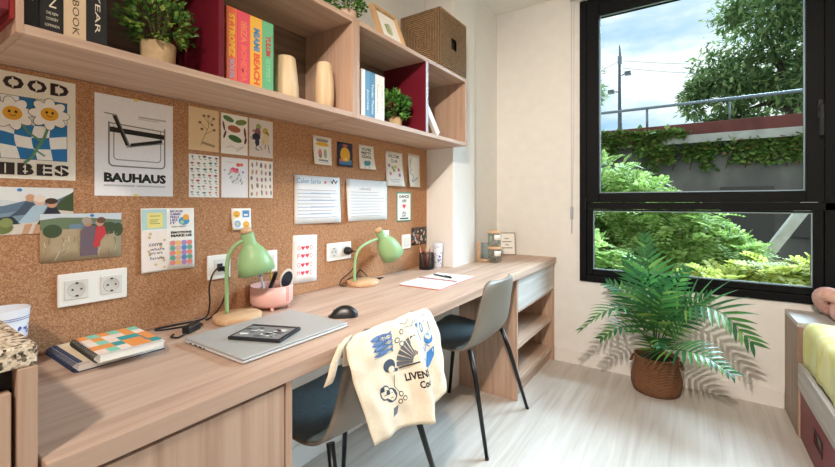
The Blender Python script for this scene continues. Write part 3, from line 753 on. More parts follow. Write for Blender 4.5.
letter(.318, .210, lambda u, v, o: Vector((o+.016*max(0, 1-u/.06)*(1-v/.21)+.012*(u/.318-.3)**2, u, v)), 1.440, 1.056, 'plain white sheet with faint lines, right of the two letters', False, 2)
s = Sheet(.112, .130, PAPER, nu=5, nv=6, fn=curl(.112, .130, .012, -1))
s.rect(.02, .105, .09, .118, P('#8f8d88', .7)).poly([(.012, .092), (.034, .104), (.078, .104), (.100, .092), (.078, .086), (.034, .086)], P('#e8b83c', .7)); s.ell(.040, .050, .012, .022, P('#d98c98', .7)).ell(.072, .052, .010, .022, P('#9fb7a0', .7)).top().ell(.040, .040, .008, .008, P('#7da06a', .7)).rect(.028, .016, .088, .024, P('#9098a8', .7)).rect(.02, .010, .098, .012, P('#b0b0b0', .7))
hang(s, 'small_card', 1.232, 1.322, 'small white card with a yellow banner under the shelf, leftmost', 'card', group=SC_)
s = Sheet(.106, .118, P('#2c3250', .7), nu=4, nv=5, fn=curl(.106, .118, .008, -1))
s.ell(.054, .058, .034, .038, P('#e4b13e', .7), 18).top().ell(.054, .052, .018, .022, P('#f0cf70', .7)).rect(.010, .010, .096, .026, P('#3f79a8', .7)).ell(.022, .028, .012, .010, P('#d3697c', .7)).ell(.088, .028, .010, .010, P('#5fa0b4', .7)).ell(.054, .104, .020, .005, P('#c86a74', .7))
hang(s, 'small_card', 1.381, 1.324, 'small dark navy card with a yellow dome under the shelf', 'card', group=SC_)
s = Sheet(.115, .124, PAPER, nu=5, nv=6, fn=curl(.115, .124, .020, 1)); TL = P('#2f4a5c', .7)
for k, t_ in enumerate(("YOU'RE", 'PRETTY', 'COOL')): s.text(t_, .018, .094-k*.019, .094, .109-k*.019, TL, .04)
s.ell(.052, .030, .020, .014, P('#58a9c0', .7), 14).ell(.072, .034, .010, .012, P('#58a9c0', .7), 12); s.line([(.04, .02), (.036, .006)], .004, P('#58a9c0', .7)); s.line([(.066, .02), (.07, .006)], .004, P('#58a9c0', .7))
hang(s, 'small_card', 1.534, 1.323, "small YOU'RE PRETTY COOL card with a teal figure, curled corner", 'card', group=SC_)
s = Sheet(.155, .195, PAPER, nu=5, nv=8, fn=curl(.155, .195, .022, 1))
s.text('WELCOME', .020, .160, .125, .178, P('#3a4a6c', .7), .02).text('CLUB', .045, .135, .105, .152, P('#4a6a8c', .7), .02); s.text('hello and welcome', .03, .034, .12, .042, P('#8090b0', .7)); s.rect(.04, .022, .11, .025, P('#9aa4b8', .7))
for x, y, c in ((.06, .105, '#9fb47c'), (.085, .11, '#c2c977'), (.072, .09, '#8fae70'), (.115, .095, '#c77fa2'), (.12, .065, '#b87ab0'), (.03, .115, '#9f8fc0'), (.04, .07, '#c98aa8')): s.ell(x, y, .011, .010, P(c, .7), 12)
hang(s, 'small_card', 1.752, 1.243, 'tall WELCOME CLUB card with purple flowers, curled at the bottom', 'card', group=SC_)
s = Sheet(.125, .200, PAPER, nu=5, nv=8, fn=curl(.125, .200, .016, -1)); LB = P('#4a6fa5', .7)
random.seed(9); p = [(.045, .180)]
for k in range(26): p.append((max(.02, min(.105, p[-1][0]+random.uniform(-.022, .022))), .180-k*.0055))
s.line(p, .0028, LB); s.line([(.03, .03), (.07, .045), (.10, .060)], .004, LB); s.line([(.03, .045), (.05, .03)], .003, LB)
hang(s, 'small_card', 1.966, 1.244, 'white card with a blue line drawing, rightmost under the shelf', 'card', group=SC_)
s = Sheet(.145, .172, P('#5aa08c', .7), nu=4, nv=4); s.rect(.008, .008, .137, .164, PAPER).top(); DG = P('#234b46', .7)
s.text('DANCE', .025, .138, .120, .156, DG, .04).text('OFF', .050, .112, .095, .130, DG, .04).heart(.072, .090, .018, P('#e2484c', .7)).text('ALL', .052, .046, .092, .060, DG, .04).text('DAY', .052, .028, .092, .042, DG, .04).rect(.03, .014, .115, .022, DG)
hang(s, 'small_card', 1.855, 1.038, 'white card with teal border and a red heart, below the others', 'card')

# ---------------------------------------------------------------- wall outlets
RIM = P('#dedcd8', .4, name='outlet_rim'); HOLE = P('#2a2a2a', .6, name='outlet_hole')
def outlet(y0, y1, z0, z1, kind, label):
    t = thing('wall_outlet', label, 'outlet', (.0005, (y0+y1)/2, z0), group='white wall outlets on the cork')
    MB().box(.0006, .009, y0, y1, z0, z1, .003).build('outlet_plate', WHITEPL, t, True)
    n = len(kind); cw = (y1-y0)/n
    for i, k in enumerate(kind):
        c = y0+cw*(i+.5); zc = (z0+z1)/2; fh = .023
        if k == 's':
            m = MB().use(RIM); R = Matrix.Translation((.0095, c, zc)) @ Matrix.Rotation(pi/2, 4, 'Y')
            m.box(.0091, .0115, c-.026, c+.026, zc-.026, zc+.026, .001)
            m.use(P('#cfccc6', .4)).lathe([(.0205, .0022), (.0200, .0030), (.0188, .0024), (.0, .0024)], 24, R, cap0=False, cap1=False)
            m.use(HOLE)
            for dy, dz in ((-.0095, 0), (.0095, 0)): m.lathe([(.0026, .0026), (.0026, .0034)], 10, Matrix.Translation((.0095, c+dy, zc+dz)) @ Matrix.Rotation(pi/2, 4, 'Y'))
            m.box(.0121, .0128, c-.003, c+.003, zc-.0195, zc-.015); m.box(.0121, .0128, c-.003, c+.003, zc+.015, zc+.0195)
            m.build('socket', None, t, True)
        elif k == 'd':
            m = MB().use(RIM).box(.0091, .0112, c-.020, c+.020, zc-.028, zc+.028, .001); m.use(HOLE).box(.0113, .0122, c-.010, c+.010, zc-.006, zc+.012); m.build('data_port', None, t, True)
        else:
            MB().use(RIM).box(.0091, .0125, c-.027, c+.027, zc-.027, zc+.027, .002).build('rocker_switch', None, t, True)
    return t
outlet(.351, .511, .867, .955, 'ss', 'white double power outlet nearest the granite counter')
outlet(.753, .838, .876, .962, 'd', 'white data outlet with a dark port behind the near lamp')
outlet(.955, 1.040, .870, .957, 's', 'white outlet above the pink organiser, partly hidden by the lamp shade')
outlet(1.312, 1.471, .874, .957, 'ss', 'white double power outlet with a black plug beside the heart card')
outlet(1.690, 1.775, .905, .995, 'r', 'white switch plate partly behind the far lamp shade')
outlet(1.900, 1.985, .876, .960, 'r', 'white switch plate between the far lamp and the dark photo')

# ================================================================ things on the wall shelves
ZS = ZB1+.0006
def book(x0, x1, y0, y1, z0, z1, col, label, words, group, page=True, tcol='#efe6d6'):
    t = thing('book', label, 'book', ((x0+x1)/2, (y0+y1)/2, z0), group=group)
    C = P(col, .5); e = .0022
    m = MB(); m.box(x0, x1, y0, y0+e, z0, z1).box(x0, x1, y1-e, y1, z0, z1).box(x1-e, x1, y0+e, y1-e, z0, z1)
    m.build('cover', C, t, True)
    MB().box(x0+.003, x1-e-.0005, y0+e+.0002, y1-e-.0002, z0+.003, z1-.003).build('pages', P('#efe8d8', .9), t, True)
    if words:
        s = Sheet(y1-y0-.002, z1-z0-.002, C, t=.0003)
        for wd in words: s.text(*wd)
        o = s.build('spine', t); o.location = (x1+.0002-t.location.x, y0+.001-t.location.y, z0+.001-t.location.z)
    return t
GB = 'large dark and cream books near the upper cabinet'
IV = P('#e9dfcb', .6, name='ivory_print')
bx = [(.2292, .2562, '#17191d', 'slim black book beside the upper cabinet', [('NEW YEARS', .007, .06, .018, .22, IV, .01, -90)]),
      (.2570, .2970, '#17181c', 'thick black book with white serif lettering', [('THE KITCHEN', .015, .058, .027, .27, IV, .0, -90), ('THE NEW', .010, .042, .030, .048, IV, .0, 0), ('COOKERY', .010, .030, .030, .036, IV, .0, 0), ('COMPANION', .008, .016, .032, .022, IV, .0, 0)]),
      (.2975, .3370, '#d8bfa0', 'cream book with dark lettering among the black books', [('THE COTTON BOOK', .014, .012, .026, .28, P('#3a2c24', .7), .0, -90)]),
      (.3375, .3770, '#1c1d21', 'thick black book beside the left potted plant', [('HIERRO YEAR', .015, .03, .025, .27, IV, .0, -90)])]
for y0, y1, c, l, wds in bx: book(.07, .262, y0, y1, ZS, ZS+.30, c, l, wds, GB)
GC = 'bright travel books with large spine titles'
for y0, y1, c, l, wds in [
  (.6715, .7065, '#e8714f', 'orange-red travel book with yellow ST. TROPEZ spine', [('ST.TROPEZ', .007, .075, .026, .205, P('#f2c53d', .6), .04, -90), ('SOLEIL', .009, .008, .024, .070, P('#9fb2e0', .6), .03, -90)]),
  (.7072, .7490, '#e4566b', 'pink travel book with IBIZA BOHEMIA spine', [('IBIZA', .010, .130, .030, .195, P('#f08a5c', .6), .03, -90), ('BOHEMIA', .010, .010, .030, .122, P('#f2795e', .6), .03, -90)]),
  (.7496, .7926, '#f0b94d', 'yellow travel book with MIAMI BEACH spine', [('MIAMI', .011, .118, .033, .190, P('#4f8fc4', .6), .05, -90), ('BEACH', .011, .012, .033, .110, P('#e5603f', .6), .05, -90)]),
  (.7932, .8345, '#6dbb8d', 'green travel book with TULUM spine, last in the bright row', [('TULUM', .010, .115, .030, .180, P('#c8404f', .6), .05, -90), ('GYPSET', .012, .030, .028, .105, P('#8fcf9e', .6), .03, -90)])]:
    book(.04, .262, y0, y1, ZS, ZS+.226, c, l, wds, GC)
GBL = 'slim blue and white books in the far shelf'
for y0, y1, c, l, wds in [
  (1.2600, 1.2830, '#eef0f2', 'white slim book first in the blue and white row', None),
  (1.2836, 1.3140, '#5a94bd', 'blue slim book, nearer of the two blue ones', [('Journey', .008, .03, .022, .12, P('#e8eef2', .6), .01, -90)]),
  (1.3146, 1.3480, '#4d8ab6', 'blue slim book next to the white-spined pair', [('Yonder Thames', .009, .02, .023, .15, P('#dce8f0', .6), .01, -90)]),
  (1.3486, 1.3790, '#ece9e4', 'white slim book with grey lettering beside the blue pair', [('Travel notes', .010, .03, .020, .16, P('#8a8d92', .6), .0, -90)]),
  (1.3796, 1.4120, '#f1eee8', 'white slim book last in the row before the small plant', [('Collected', .010, .05, .022, .16, P('#a8a49c', .6), .0, -90)])]:
    book(.09, .266, y0, y1, ZS, ZS+.200, c, l, wds, GBL)

# turned wooden vases
t = MB().lathe([(.046, 0), (.048, .004), (.046, .05), (.041, .10), (.034, .158), (.030, .162), (.020, .162), (.018, .140)], 36, cap1=True).build('wooden_vase', TANWOOD)
t.location = (.195, .935, ZS); tag(t, 'pale wooden vase, the wider tapered one beside the green book', 'vase', 'pale turned wooden vases')
t = MB().lathe([(.031, 0), (.034, .004), (.039, .06), (.038, .12), (.029, .188), (.025, .194), (.017, .194), (.015, .170)], 36, cap1=True).build('wooden_vase', TANWOOD)
t.location = (.195, 1.120, ZS); tag(t, 'pale wooden vase, the slimmer bulging one near the shelf end', 'vase', 'pale turned wooden vases')

# potted plants
SHRUB = leaf_mat('shrub_leaf', [(0, '#2f5a26'), (.4, '#4f8236'), (.7, '#79a84a'), (1, '#a9bf5a')], .5, .2)
BOX = leaf_mat('boxwood_leaf', [(0, '#254f22'), (.4, '#3f7a30'), (.75, '#5f9a3e'), (1, '#8fbb58')], .5, .2)
def pot_plant(label, x, y, z, pr0, pr1, ph, fol, n, ls, mat, potm, seed, twig=True, shape=(1, 1, 1)):
    random.seed(seed)
    t = thing('potted_plant', label, 'plant', (x, y, z))
    MB().lathe([(pr0*.96, 0), (pr0, .004), (pr1, ph-.003), (pr1-.002, ph), (pr1-.007, ph), (pr1-.008, ph-.012)], 28).build('pot', potm, t)
    MB().lathe([(pr1-.0095, ph-.018), (pr1-.0095, ph-.0125)], 24).build('soil', P('#2c2018', .9), t)
    c = Vector((0, 0, ph+fol*shape[2]*.72)); m = MB()
    for i in range(n):
        d = Vector((random.gauss(0, 1), random.gauss(0, 1), random.gauss(.15, 1))).normalized()
        rr_ = fol*(random.uniform(.35, 1.0)**.5)*random.uniform(.85, 1.12)
        p = c+Vector((d.x*shape[0], d.y*shape[1], d.z*shape[2]))*rr_
        if p.z < ph+.003: p.z = ph+.003+random.uniform(0, .01)
        a = (d+Vector((random.uniform(-.7, .7), random.uniform(-.7, .7), random.uniform(-.2, .8)))).normalized()
        b = a.cross(Vector((random.uniform(-1, 1), random.uniform(-1, 1), random.uniform(-1, 1)))).normalized()
        up = a.cross(b)*ls*.2; L = ls*random.uniform(.7, 1.3); wd = L*.36
        m.bm.faces.new([m.bm.verts.new(q) for q in (p, p+a*L*.45-b*wd+up, p+a*L, p+a*L*.45+b*wd+up)])
    m.build('foliage', mat, t, fix=False)
    m = MB()
    for i in range(14 if twig else 9):
        d = Vector((random.gauss(0, .5), random.gauss(0, .5), 1)).normalized(); e = c+d*fol*.75
        m.tube([(random.uniform(-.01, .01), random.uniform(-.01, .01), ph-.013), (d.x*.02, d.y*.02, ph+.02), tuple(e)], [.0016, .0013, .0006], 5)
    m.build('stem', P('#5b5a30', .7), t)
    return t
POTT = noise_mat('tan_stoneware', [(.35, '#b59873'), (.6, '#cbb089'), (.75, '#9c7c58')], 22, .75, 4, .1)
pot_plant('leafy green plant in a tan pot beside the dark books', .185, .520, ZS, .040, .043, .075, .088, 640, .016, SHRUB, POTT, 1, shape=(.8, 1.0, .95))
pot_plant('round dark green plant in a small pale pot beside the maroon divider', .165, 1.620, ZS, .034, .039, .070, .088, 420, .028, BOX, POTT, 2, shape=(.75, 1.05, .85))
pot_plant('clipped round green plant on top of the shelf, by the picture frame', .165, 1.275, ZT1+.0006, .040, .045, .085, .082, 800, .016, BOX, P('#d9b9a6', .7), 3, False, shape=(1.0, 1.1, .85))

# picture frame leaning on top of the shelf
def frame_thing(name, label, loc, rot, w, h, fw, th, fm, art, cat='picture frame', group=None):
    t = thing(name, label, cat, loc, rot, group)
    m = MB(); m.box(0, th, -w/2, -w/2+fw, 0, h, .0015).box(0, th, w/2-fw, w/2, 0, h, .0015).box(0, th, -w/2+fw, w/2-fw, 0, fw, .0015).box(0, th, -w/2+fw, w/2-fw, h-fw, h, .0015)
    m.build('frame', fm, t)
    s = Sheet(w-2*fw-.001, h-2*fw-.001, PAPER, t=.001); art(s, w-2*fw, h-2*fw)
    o = s.build('picture', t); o.location = (th*.45, -w/2+fw+.0005, fw+.0005)
    MB().box(.001, th*.4, -w/2+fw+.0005, w/2-fw-.0005, fw+.0005, h-fw-.0005).build('backing_board', P('#b08d64', .8), t)
    return t
def art_leaf(s, w, h):
    for k in range(14): s.ell(w*.5+.018*sin(k*2.1), h*.28+k*h*.026, .012, .006, P(['#9fb27a', '#c3c79a', '#7f9a68'][k % 3], .7), 8, k*.9)
    s.line([(w*.5, h*.18), (w*.5, h*.62)], .0015, P('#7f9a68', .7))
frame_thing('picture_frame', 'wooden picture frame with a pale leaf print on the shelf top', (.232, 1.512, ZT1+.0006), (0, radians(-21), radians(0)), .190, .188, .017, .024, wood('frame_oak', '#b89368', '#cba67c', '#d8b890', 'z'), art_leaf)
t = frame_thing('picture_frame', 'white picture frame leaning edge-on inside the last shelf box', (.13, 1.915, ZS+.0033), (0, 0, 0), .165, .185, .022, .036, P('#ecebe8', .5), art_leaf)
t.location = (.185, 1.868, ZS+.0004)
t.rotation_euler = (Matrix.Rotation(radians(90), 3, 'Z') @ Matrix.Rotation(radians(-42), 3, 'Y')).to_euler()

# seagrass box
t = thing('seagrass_box', 'square woven seagrass storage box on the far end of the shelf', 'storage box', (.155, 2.02, ZT1))
bx0, bx1, by0, by1, bz0, bz1 = .020, .286, 1.866, 2.170, ZT1+.0008, ZT1+.318
m = MB()
def face4(P0, U, V, hole, mA, mB_):
    """four woven triangles, with a square hand hole in the middle if hole"""
    c = lambda a, b: P0+U*a+V*b
    k = .095 if hole else 0.0
    i = [(0.5-k, .5-k), (.5+k, .5-k), (.5+k, .5+k), (.5-k, .5+k)]; o = [(0, 0), (1, 0), (1, 1), (0, 1)]
    for j in range(4):
        m.use([mA, mB_][j % 2]); q = [c(*o[j]), c(*o[(j+1) % 4])]
        if hole: q += [c(*i[(j+1) % 4]), c(*i[j])]
        else: q += [c(.5, .5)]
        m.quad(*q)
    if hole:
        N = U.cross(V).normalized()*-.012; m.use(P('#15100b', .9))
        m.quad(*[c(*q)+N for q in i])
X, Y, Z = Vector((bx1-bx0, 0, 0)), Vector((0, by1-by0, 0)), Vector((0, 0, bz1-bz0)); O = Vector((bx0, by0, bz0))
face4(O+X, Y, Z, True, SEAGRASS_H, SEAGRASS_V); face4(O, Y, Z, False, SEAGRASS_H, SEAGRASS_V)
face4(O, X, Z, False, SEAGRASS_H, SEAGRASS_X); face4(O+Y, X, Z, False, SEAGRASS_H, SEAGRASS_X)
m.build('box_body', None, t, True)
MB().box(bx0+.002, bx1-.002, by0+.002, by1-.002, bz0+.002, bz0+.012).build('box_bottom', SEAGRASS_H, t, True)
MB().box(bx0-.001, bx1+.001, by0-.001, by1+.001, bz1-.012, bz1+.003, .004).build('lid', SEAGRASS_X, t, True)

# ================================================================ things on the desk
ZD = .7505
def lamp(label, base, stem, pts, cap, mouth, seed):
    t = thing('desk_lamp', label, 'lamp', (base[0], base[1], ZD), group='green desk lamps')
    B = Matrix.Translation((base[0], base[1], ZD))
    b = MB().lathe([(.073, 0), (.077, .003), (.077, .019), (.074, .022), (.0, .022)], 44, B, cap1=False).build('base', BEECH, t, True)
    MB().tube(bez([(stem[0], stem[1], ZD+.0225)]+pts, 12), .0065, 12).build('arm', GREEN, t, True)
    c, q = Vector(cap), Vector(mouth); ax = (q-c); L = ax.length; ax.normalize()
    R = Matrix.Translation(c) @ ax.to_track_quat('Z', 'Y').to_matrix().to_4x4()
    sh = [(.022, .0), (.0225, .036), (.026, .044), (.040, .062), (.050, .080), (.057, .105), (.0625, L)]
    prof = sh+[(r-.002, z) for r, z in sh[::-1]]
    s = MB().lathe(prof, 44, R, cap0=False, cap1=False).lathe([(.0219, .0005), (.0, .0005)], 24, R, cap0=False, cap1=False).build('lamp_shade', GREEN, t, True)
    MB().lathe([(.012, -.018), (.0175, -.015), (.019, -.0005), (.0, -.0005)], 24, R, cap1=False).build('wooden_cap', BEECH, s, True, label='pale wooden cap')
    MB().lathe([(.016, .004), (.016, .05), (.026, .075), (.030, .095), (.022, .115), (.0, .122)], 20, R, cap1=False).build('light_bulb', P('#f5f2ea', .3), s, True)
    return t
lamp('sage green desk lamp nearer the granite counter, on a round wooden base', (.130, .790), (.098, .770), [(.099, .770, .93), (.104, .782, .985), (.118, .806, 1.012), (.124, .822, 1.016)], (.124, .828, 1.042), (.136, .860, .905), 0)
lamp('sage green desk lamp farther along, arm stretched towards the pencil cup', (.078, 1.480), (.080, 1.418), [(.080, 1.420, .855), (.080, 1.442, .918), (.080, 1.505, .948), (.080, 1.585, .964)], (.080, 1.600, 1.002), (.098, 1.692, .872), 1)

def cable(name, label, paths, extra=None, r=.0028):
    m = MB()
    for p in paths: m.tube(bez(p, 10), r, 7)
    if extra: extra(m)
    o = m.build(name, BLACK); return tag(o, label, 'cable')
def ex1(m):
    M_ = Matrix.Translation((.125, .640, ZD+.012)) @ Matrix.Rotation(radians(120), 4, 'Z')
    m.box(-.030, .030, -.013, .013, -.0115, .012, .005, 2, M_)
    m.box(.0105, .028, .786, .806, .905, .922, .002)
cz = ZD+.0035
cable('power_cable', 'black cable with inline switch looping from the data outlet beside the near lamp',
      [[(.022, .796, .913), (.040, .780, .925), (.046, .752, .905), (.040, .742, .86), (.032, .748, .80), (.030, .740, .762), (.034, .715, cz), (.03, .655, cz), (.022, .592, cz), (.034, .578, cz), (.055, .610, cz), (.08, .69, cz), (.105, .672, cz+.003), (.118, .652, ZD+.012)],
       [(.022, .800, .910), (.036, .812, .890), (.034, .808, .84), (.028, .790, .785), (.034, .756, .757), (.052, .724, cz)],
       [(.132, .628, ZD+.012), (.150, .605, cz+.001), (.160, .584, cz), (.140, .574, cz), (.120, .590, cz)]], ex1)
def ex2(m):
    R = Matrix.Translation((.0135, 1.432, .915)) @ Matrix.Rotation(pi/2, 4, 'Y')
    m.lathe([(.019, 0), (.019, .018), (.012, .028), (.006, .040)], 20, R)
cable('power_cable', 'black lamp cable plugged into the double outlet, coiled behind the far lamp',
      [[(.052, 1.432, .915), (.066, 1.446, .905), (.060, 1.452, .86), (.046, 1.425, .815), (.03, 1.385, .785), (.022, 1.380, .757), (.04, 1.386, cz), (.05, 1.396, cz)],
       [(.024, 1.44, cz), (.022, 1.49, .785), (.026, 1.515, .81), (.03, 1.545, .790), (.03, 1.58, .762), (.04, 1.63, cz), (.06, 1.66, cz)],
       [(.022, 1.43, .775), (.03, 1.47, .785), (.02, 1.53, .775), (.028, 1.56, cz), (.05, 1.60, cz), (.07, 1.63, cz)]], ex2)

# tumblers with blue pattern
def tumbler(label, x, y, r0, r1, h, seed):
    t = thing('patterned_tumbler', label, 'tumbler', (x, y, ZD), group='white tumblers with blue pattern')
    MB().lathe([(r0*.95, 0), (r0, .003), (r1, h), (r1-.002, h), (r0-.002, .006)], 36).build('cup_body', P('#dfe3ee', .25), t)
    random.seed(seed); m = MB()
    for k in range(70):
        a = random.uniform(0, 2*pi); z = random.uniform(.10, .80)*h; rr_ = r0+(r1-r0)*z/h+.0004; s_ = random.uniform(.0022, .0055)
        n = 7; pts = []
        for j in range(n):
            b = 2*pi*j/n; da = s_*cos(b)*random.uniform(.6, 1.3)/rr_; dz = s_*sin(b)*random.uniform(.6, 1.4); z2 = z+dz; r2 = r0+(r1-r0)*z2/h+.0005
            pts.append(Vector((r2*cos(a+da), r2*sin(a+da), z2)))
        m.quad(*pts)
    for z in (.84*h, .87*h): m.tube([((r0+(r1-r0)*z/h+.0003)*Vector((cos(q*pi/18), sin(q*pi/18), 0))+Vector((0, 0, z))) for q in range(37)], .0007, 4)
    m.build('blue_pattern', P('#4c62b0', .35), t, label='cobalt blue floral pattern')
tumbler('wide white tumbler with blue pattern standing behind the granite counter edge', .085, .236, .034, .045, .152, 1)
tumbler('white tumbler with blue pattern beside the pencil cup', .112, 2.128, .024, .033, .150, 2)

# notebooks
def notebook(name, label, loc, rot, w, l, h, coverfn, coilcol, edge=None):
    """l along local y with the coil at y=0; w along x"""
    t = thing(name, label, 'notebook', loc, (0, 0, rot))
    MB().box(0, w, 0, l, 0, .0016).build('back_cover', edge or P('#e8e4da', .6), t)
    MB().box(.002, w-.002, .004, l-.002, .0018, h-.0022).build('pages', P('#f4f1ea', .85), t)
    s = Sheet(w, l, PAPER, t=.0016, fn=lambda u, v, o: Vector((u, v, o))); coverfn(s, w, l)
    o = s.build('front_cover', t); o.location = (0, 0, h-.002)
    m = MB(); n = 26
    for k in range(n):
        x = w*(k+.7)/(n+.4); c = Vector((x, .001, h/2))
        m.tube([c+Vector((0, cos(q*2*pi/10)*(h*.5+.0002), sin(q*2*pi/10)*(h*.5-.0002))) for q in range(11)], .0011, 4)
    m.build('spiral_binding', coilcol, t)
    return t
def plain(s, w, l): s.rect(.001, .012, w-.001, l-.001, P('#ecdcbc', .7)).rect(.001, .001, w-.001, .012, P('#34466c', .6))
def checks(s, w, l):
    C_ = ['#ee9a4e', '#2f9c9e', '#f3d9cb', '#86cfb6', '#f4e3d8', '#ee9a4e']; nx, ny = 5, 6
    for i in range(nx):
        for j in range(ny): s.rect(w*i/nx, l*j/ny, w*(i+1)/nx, l*(j+1)/ny, P(C_[(i*2+j*3+i*j) % 6] if (i, j) not in ((2, 4), (3, 2)) else '#2f9c9e', .6))
    s.top().text('notes', w*.60, l*.80, w*.85, l*.86, P('#2f7fa0', .6), .02)
notebook('notebook', 'cream spiral notebook with dark blue edge, under the checked notebook', (.018, .334, ZD), 0, .197, .190, .022, plain, P('#2c3a5c', .4), P('#24365c', .6))
notebook('notebook', 'spiral notebook with orange, teal and mint checks, topmost of the two', (.072, .368, ZD+.0226), radians(-2), .186, .136, .020, checks, P('#3a3634', .4))

# laptop and e-reader
t = thing('laptop', 'closed silver laptop lying on the desk between lamp and chair', 'laptop', (.355, .757, ZD))
SIL = P('#b9bcbc', .42, .25, name='silver_lid')
MB().box(.214, .496, .575, .940, ZD+.002, ZD+.0095, .003).build('laptop_base', P('#d8dadb', .35, .3), t, True)
MB().box(.222, .488, .583, .932, ZD+.0096, ZD+.0104).build('lid_gap', BLACK, t, True)
MB().box(.214, .496, .575, .940, ZD+.0105, ZD+.0165, .003).build('laptop_lid', SIL, t, True)
m = MB()
for x, y in ((.23, .60), (.48, .60), (.23, .915), (.48, .915)): m.box(x-.008, x+.008, y-.008, y+.008, ZD, ZD+.0021)
m.build('foot_pads', BLACK, t, True)
m = MB().use(BLACK)
for k, w_ in enumerate((.010, .014, .014, .006)): m.box(.245+k*.024, .245+k*.024+w_, .5745, .5752, ZD+.0042, ZD+.0078)
m.build('side_ports', None, t, True)
t = thing('e_reader', 'dark e-reader with a grey patterned screen lying on the laptop', 'e-reader', (.385, .718, ZD+.0168), (0, 0, radians(23)))
MB().box(-.080, .080, -.060, .060, 0, .009, .003).build('reader_case', P('#1c1f24', .45), t)
MB().box(-.078, .078, .0485, .061, .0005, .0088, .002).build('cover_flap', P('#27496b', .5), t)
s = Sheet(.142, .094, P('#7f8489', .4), t=.0004, fn=lambda u, v, o: Vector((u, v, o))); random.seed(6)
for k in range(26):
    x, y = random.uniform(.012, .128), random.uniform(.012, .08); s.L = 1+k % 5
    n = random.choice([4, 5, 6]); a0 = random.random()*6; R_ = random.uniform(.008, .020)
    s.poly([(min(max(x+R_*random.uniform(.5, 1.2)*cos(a0+2*pi*j/n), .002), .14), min(max(y+R_*.6*random.uniform(.5, 1.2)*sin(a0+2*pi*j/n), .002), .092)) for j in range(n)], P(random.choice(['#d9dbdc', '#2f3338', '#55595e', '#e9eaea', '#3f444a']), .4))
o = s.build('screen', t); o.location = (-.071, -.054, .0092)
# mouse
t = thing('computer_mouse', 'black computer mouse on the desk beside the laptop', 'mouse', (.395, 1.022, ZD), (0, 0, radians(38)))
m = MB()
def mouse(a, b, k):
    u = a*2-1; v = b*2-1
    X_ = u*.052; hw = .029*sqrt(max(0, 1-abs(u)**3.2)); Y_ = v*hw
    Z_ = (.034*(1-abs(u*1.0-.12)**2.4)*(1-abs(v)**3))*k
    return Vector((X_, Y_, max(0.0, Z_)))
m.slab(lambda a, b: mouse(a, b, 1)+Vector((0, 0, .004)), lambda a, b: mouse(a, b, 0), 24, 14).build('mouse_body', P('#1b1c1f', .35), t)
MB().lathe([(.007, -.003), (.008, -.002), (.008, .002), (.007, .003)], 16, Matrix.Translation((-.028, 0, .0175)) @ Matrix.Rotation(pi/2, 4, 'X')).build('scroll_wheel', P('#3a3d42', .5), t)

# pink organiser and what it holds
t = thing('desk_organiser', 'pale pink round desk organiser on short feet behind the laptop', 'organiser', (.084, .958, ZD))
def oval(rx, ry, z0, z1, m, n=44, p=2.6):
    pass
prof = [(.046, .012), (.068, .014), (.0765, .026), (.077, .088), (.075, .088), (.074, .028), (.046, .018)]
MB().lathe(prof, 48, Matrix.Translation((0, 0, 0))).build('tray_body', PINK, t)
for k, (x, y) in enumerate(((.05, -.035), (.05, .035), (-.05, -.035), (-.05, .035))):
    MB().lathe([(.005, 0), (.006, .001), (.0065, .0165)], 12, Matrix.Translation((x, y, 0))).build('foot', PINK, t)
MB().box(-.070, .070, -.001, .001, .0186, .070).build('divider', PINK, t)
MB().box(.0755, .0785, .008, .0105, .03, .087).box(.0745, .0775, .016, .0185, .03, .087).build('rib', PINK, t)
def pen(name, label, cat, a, b, r, col, capcol=None, n=10, group=None):
    a, b = Vector(a), Vector(b); t = thing(name, label, cat, tuple(a), group=group); d = b-a; L = d.length; d.normalize()
    R = d.to_track_quat('Z', 'Y').to_matrix().to_4x4()
    MB().lathe([(r*.45, 0), (r, L*.06), (r, L*.68), (r*.98, L*.681)], n, R).build('barrel', P(col, .4), t)
    MB().lathe([(r*1.02, L*.682), (r*1.05, L*.97), (r*.5, L)], n, R).build('pen_cap', P(capcol or col, .4), t)
    return t
GP = 'pens standing in the pink organiser'
pen('pen', 'blue and white pen leaning left in the pink organiser', 'pen', (.060, .950, ZD+.0255), (.062, .915, .915), .0045, '#eef2f6', '#4a8ccb', group=GP)
pen('pen', 'yellow pen standing in the pink organiser', 'pen', (.052, .985, ZD+.0255), (.050, .975, .915), .0042, '#e8c84a', '#e8cf50', group=GP)
pen('marker', 'black chunky marker tilted over the rim of the pink organiser', 'marker', (.075, .936, ZD+.0262), (.098, .968, .885), .0075, '#1d1d20', '#161618', group=GP)
t = thing('hand_mirror', 'white oval hand mirror with dark glass standing in the pink organiser', 'mirror', (.105, .978, ZD+.0262), (radians(-14), radians(12), radians(-20)))
MB().tube([(0, 0, 0), (0, 0, .052)], .005, 10).build('handle', WHITEPL, t)
ov = [(.026*cos(2*pi*k/28), .086+.040*sin(2*pi*k/28)) for k in range(28)]; ov2 = [(.020*cos(2*pi*k/28), .086+.032*sin(2*pi*k/28)) for k in range(28)]
MB().prism(ov, lambda u, v, o: Vector((o, u, v)), -.003, .003).build('mirror_frame', WHITEPL, t)
MB().prism(ov2, lambda u, v, o: Vector((o, u, v)), .0031, .0038).build('mirror_glass', P('#39465a', .12, .6), t)

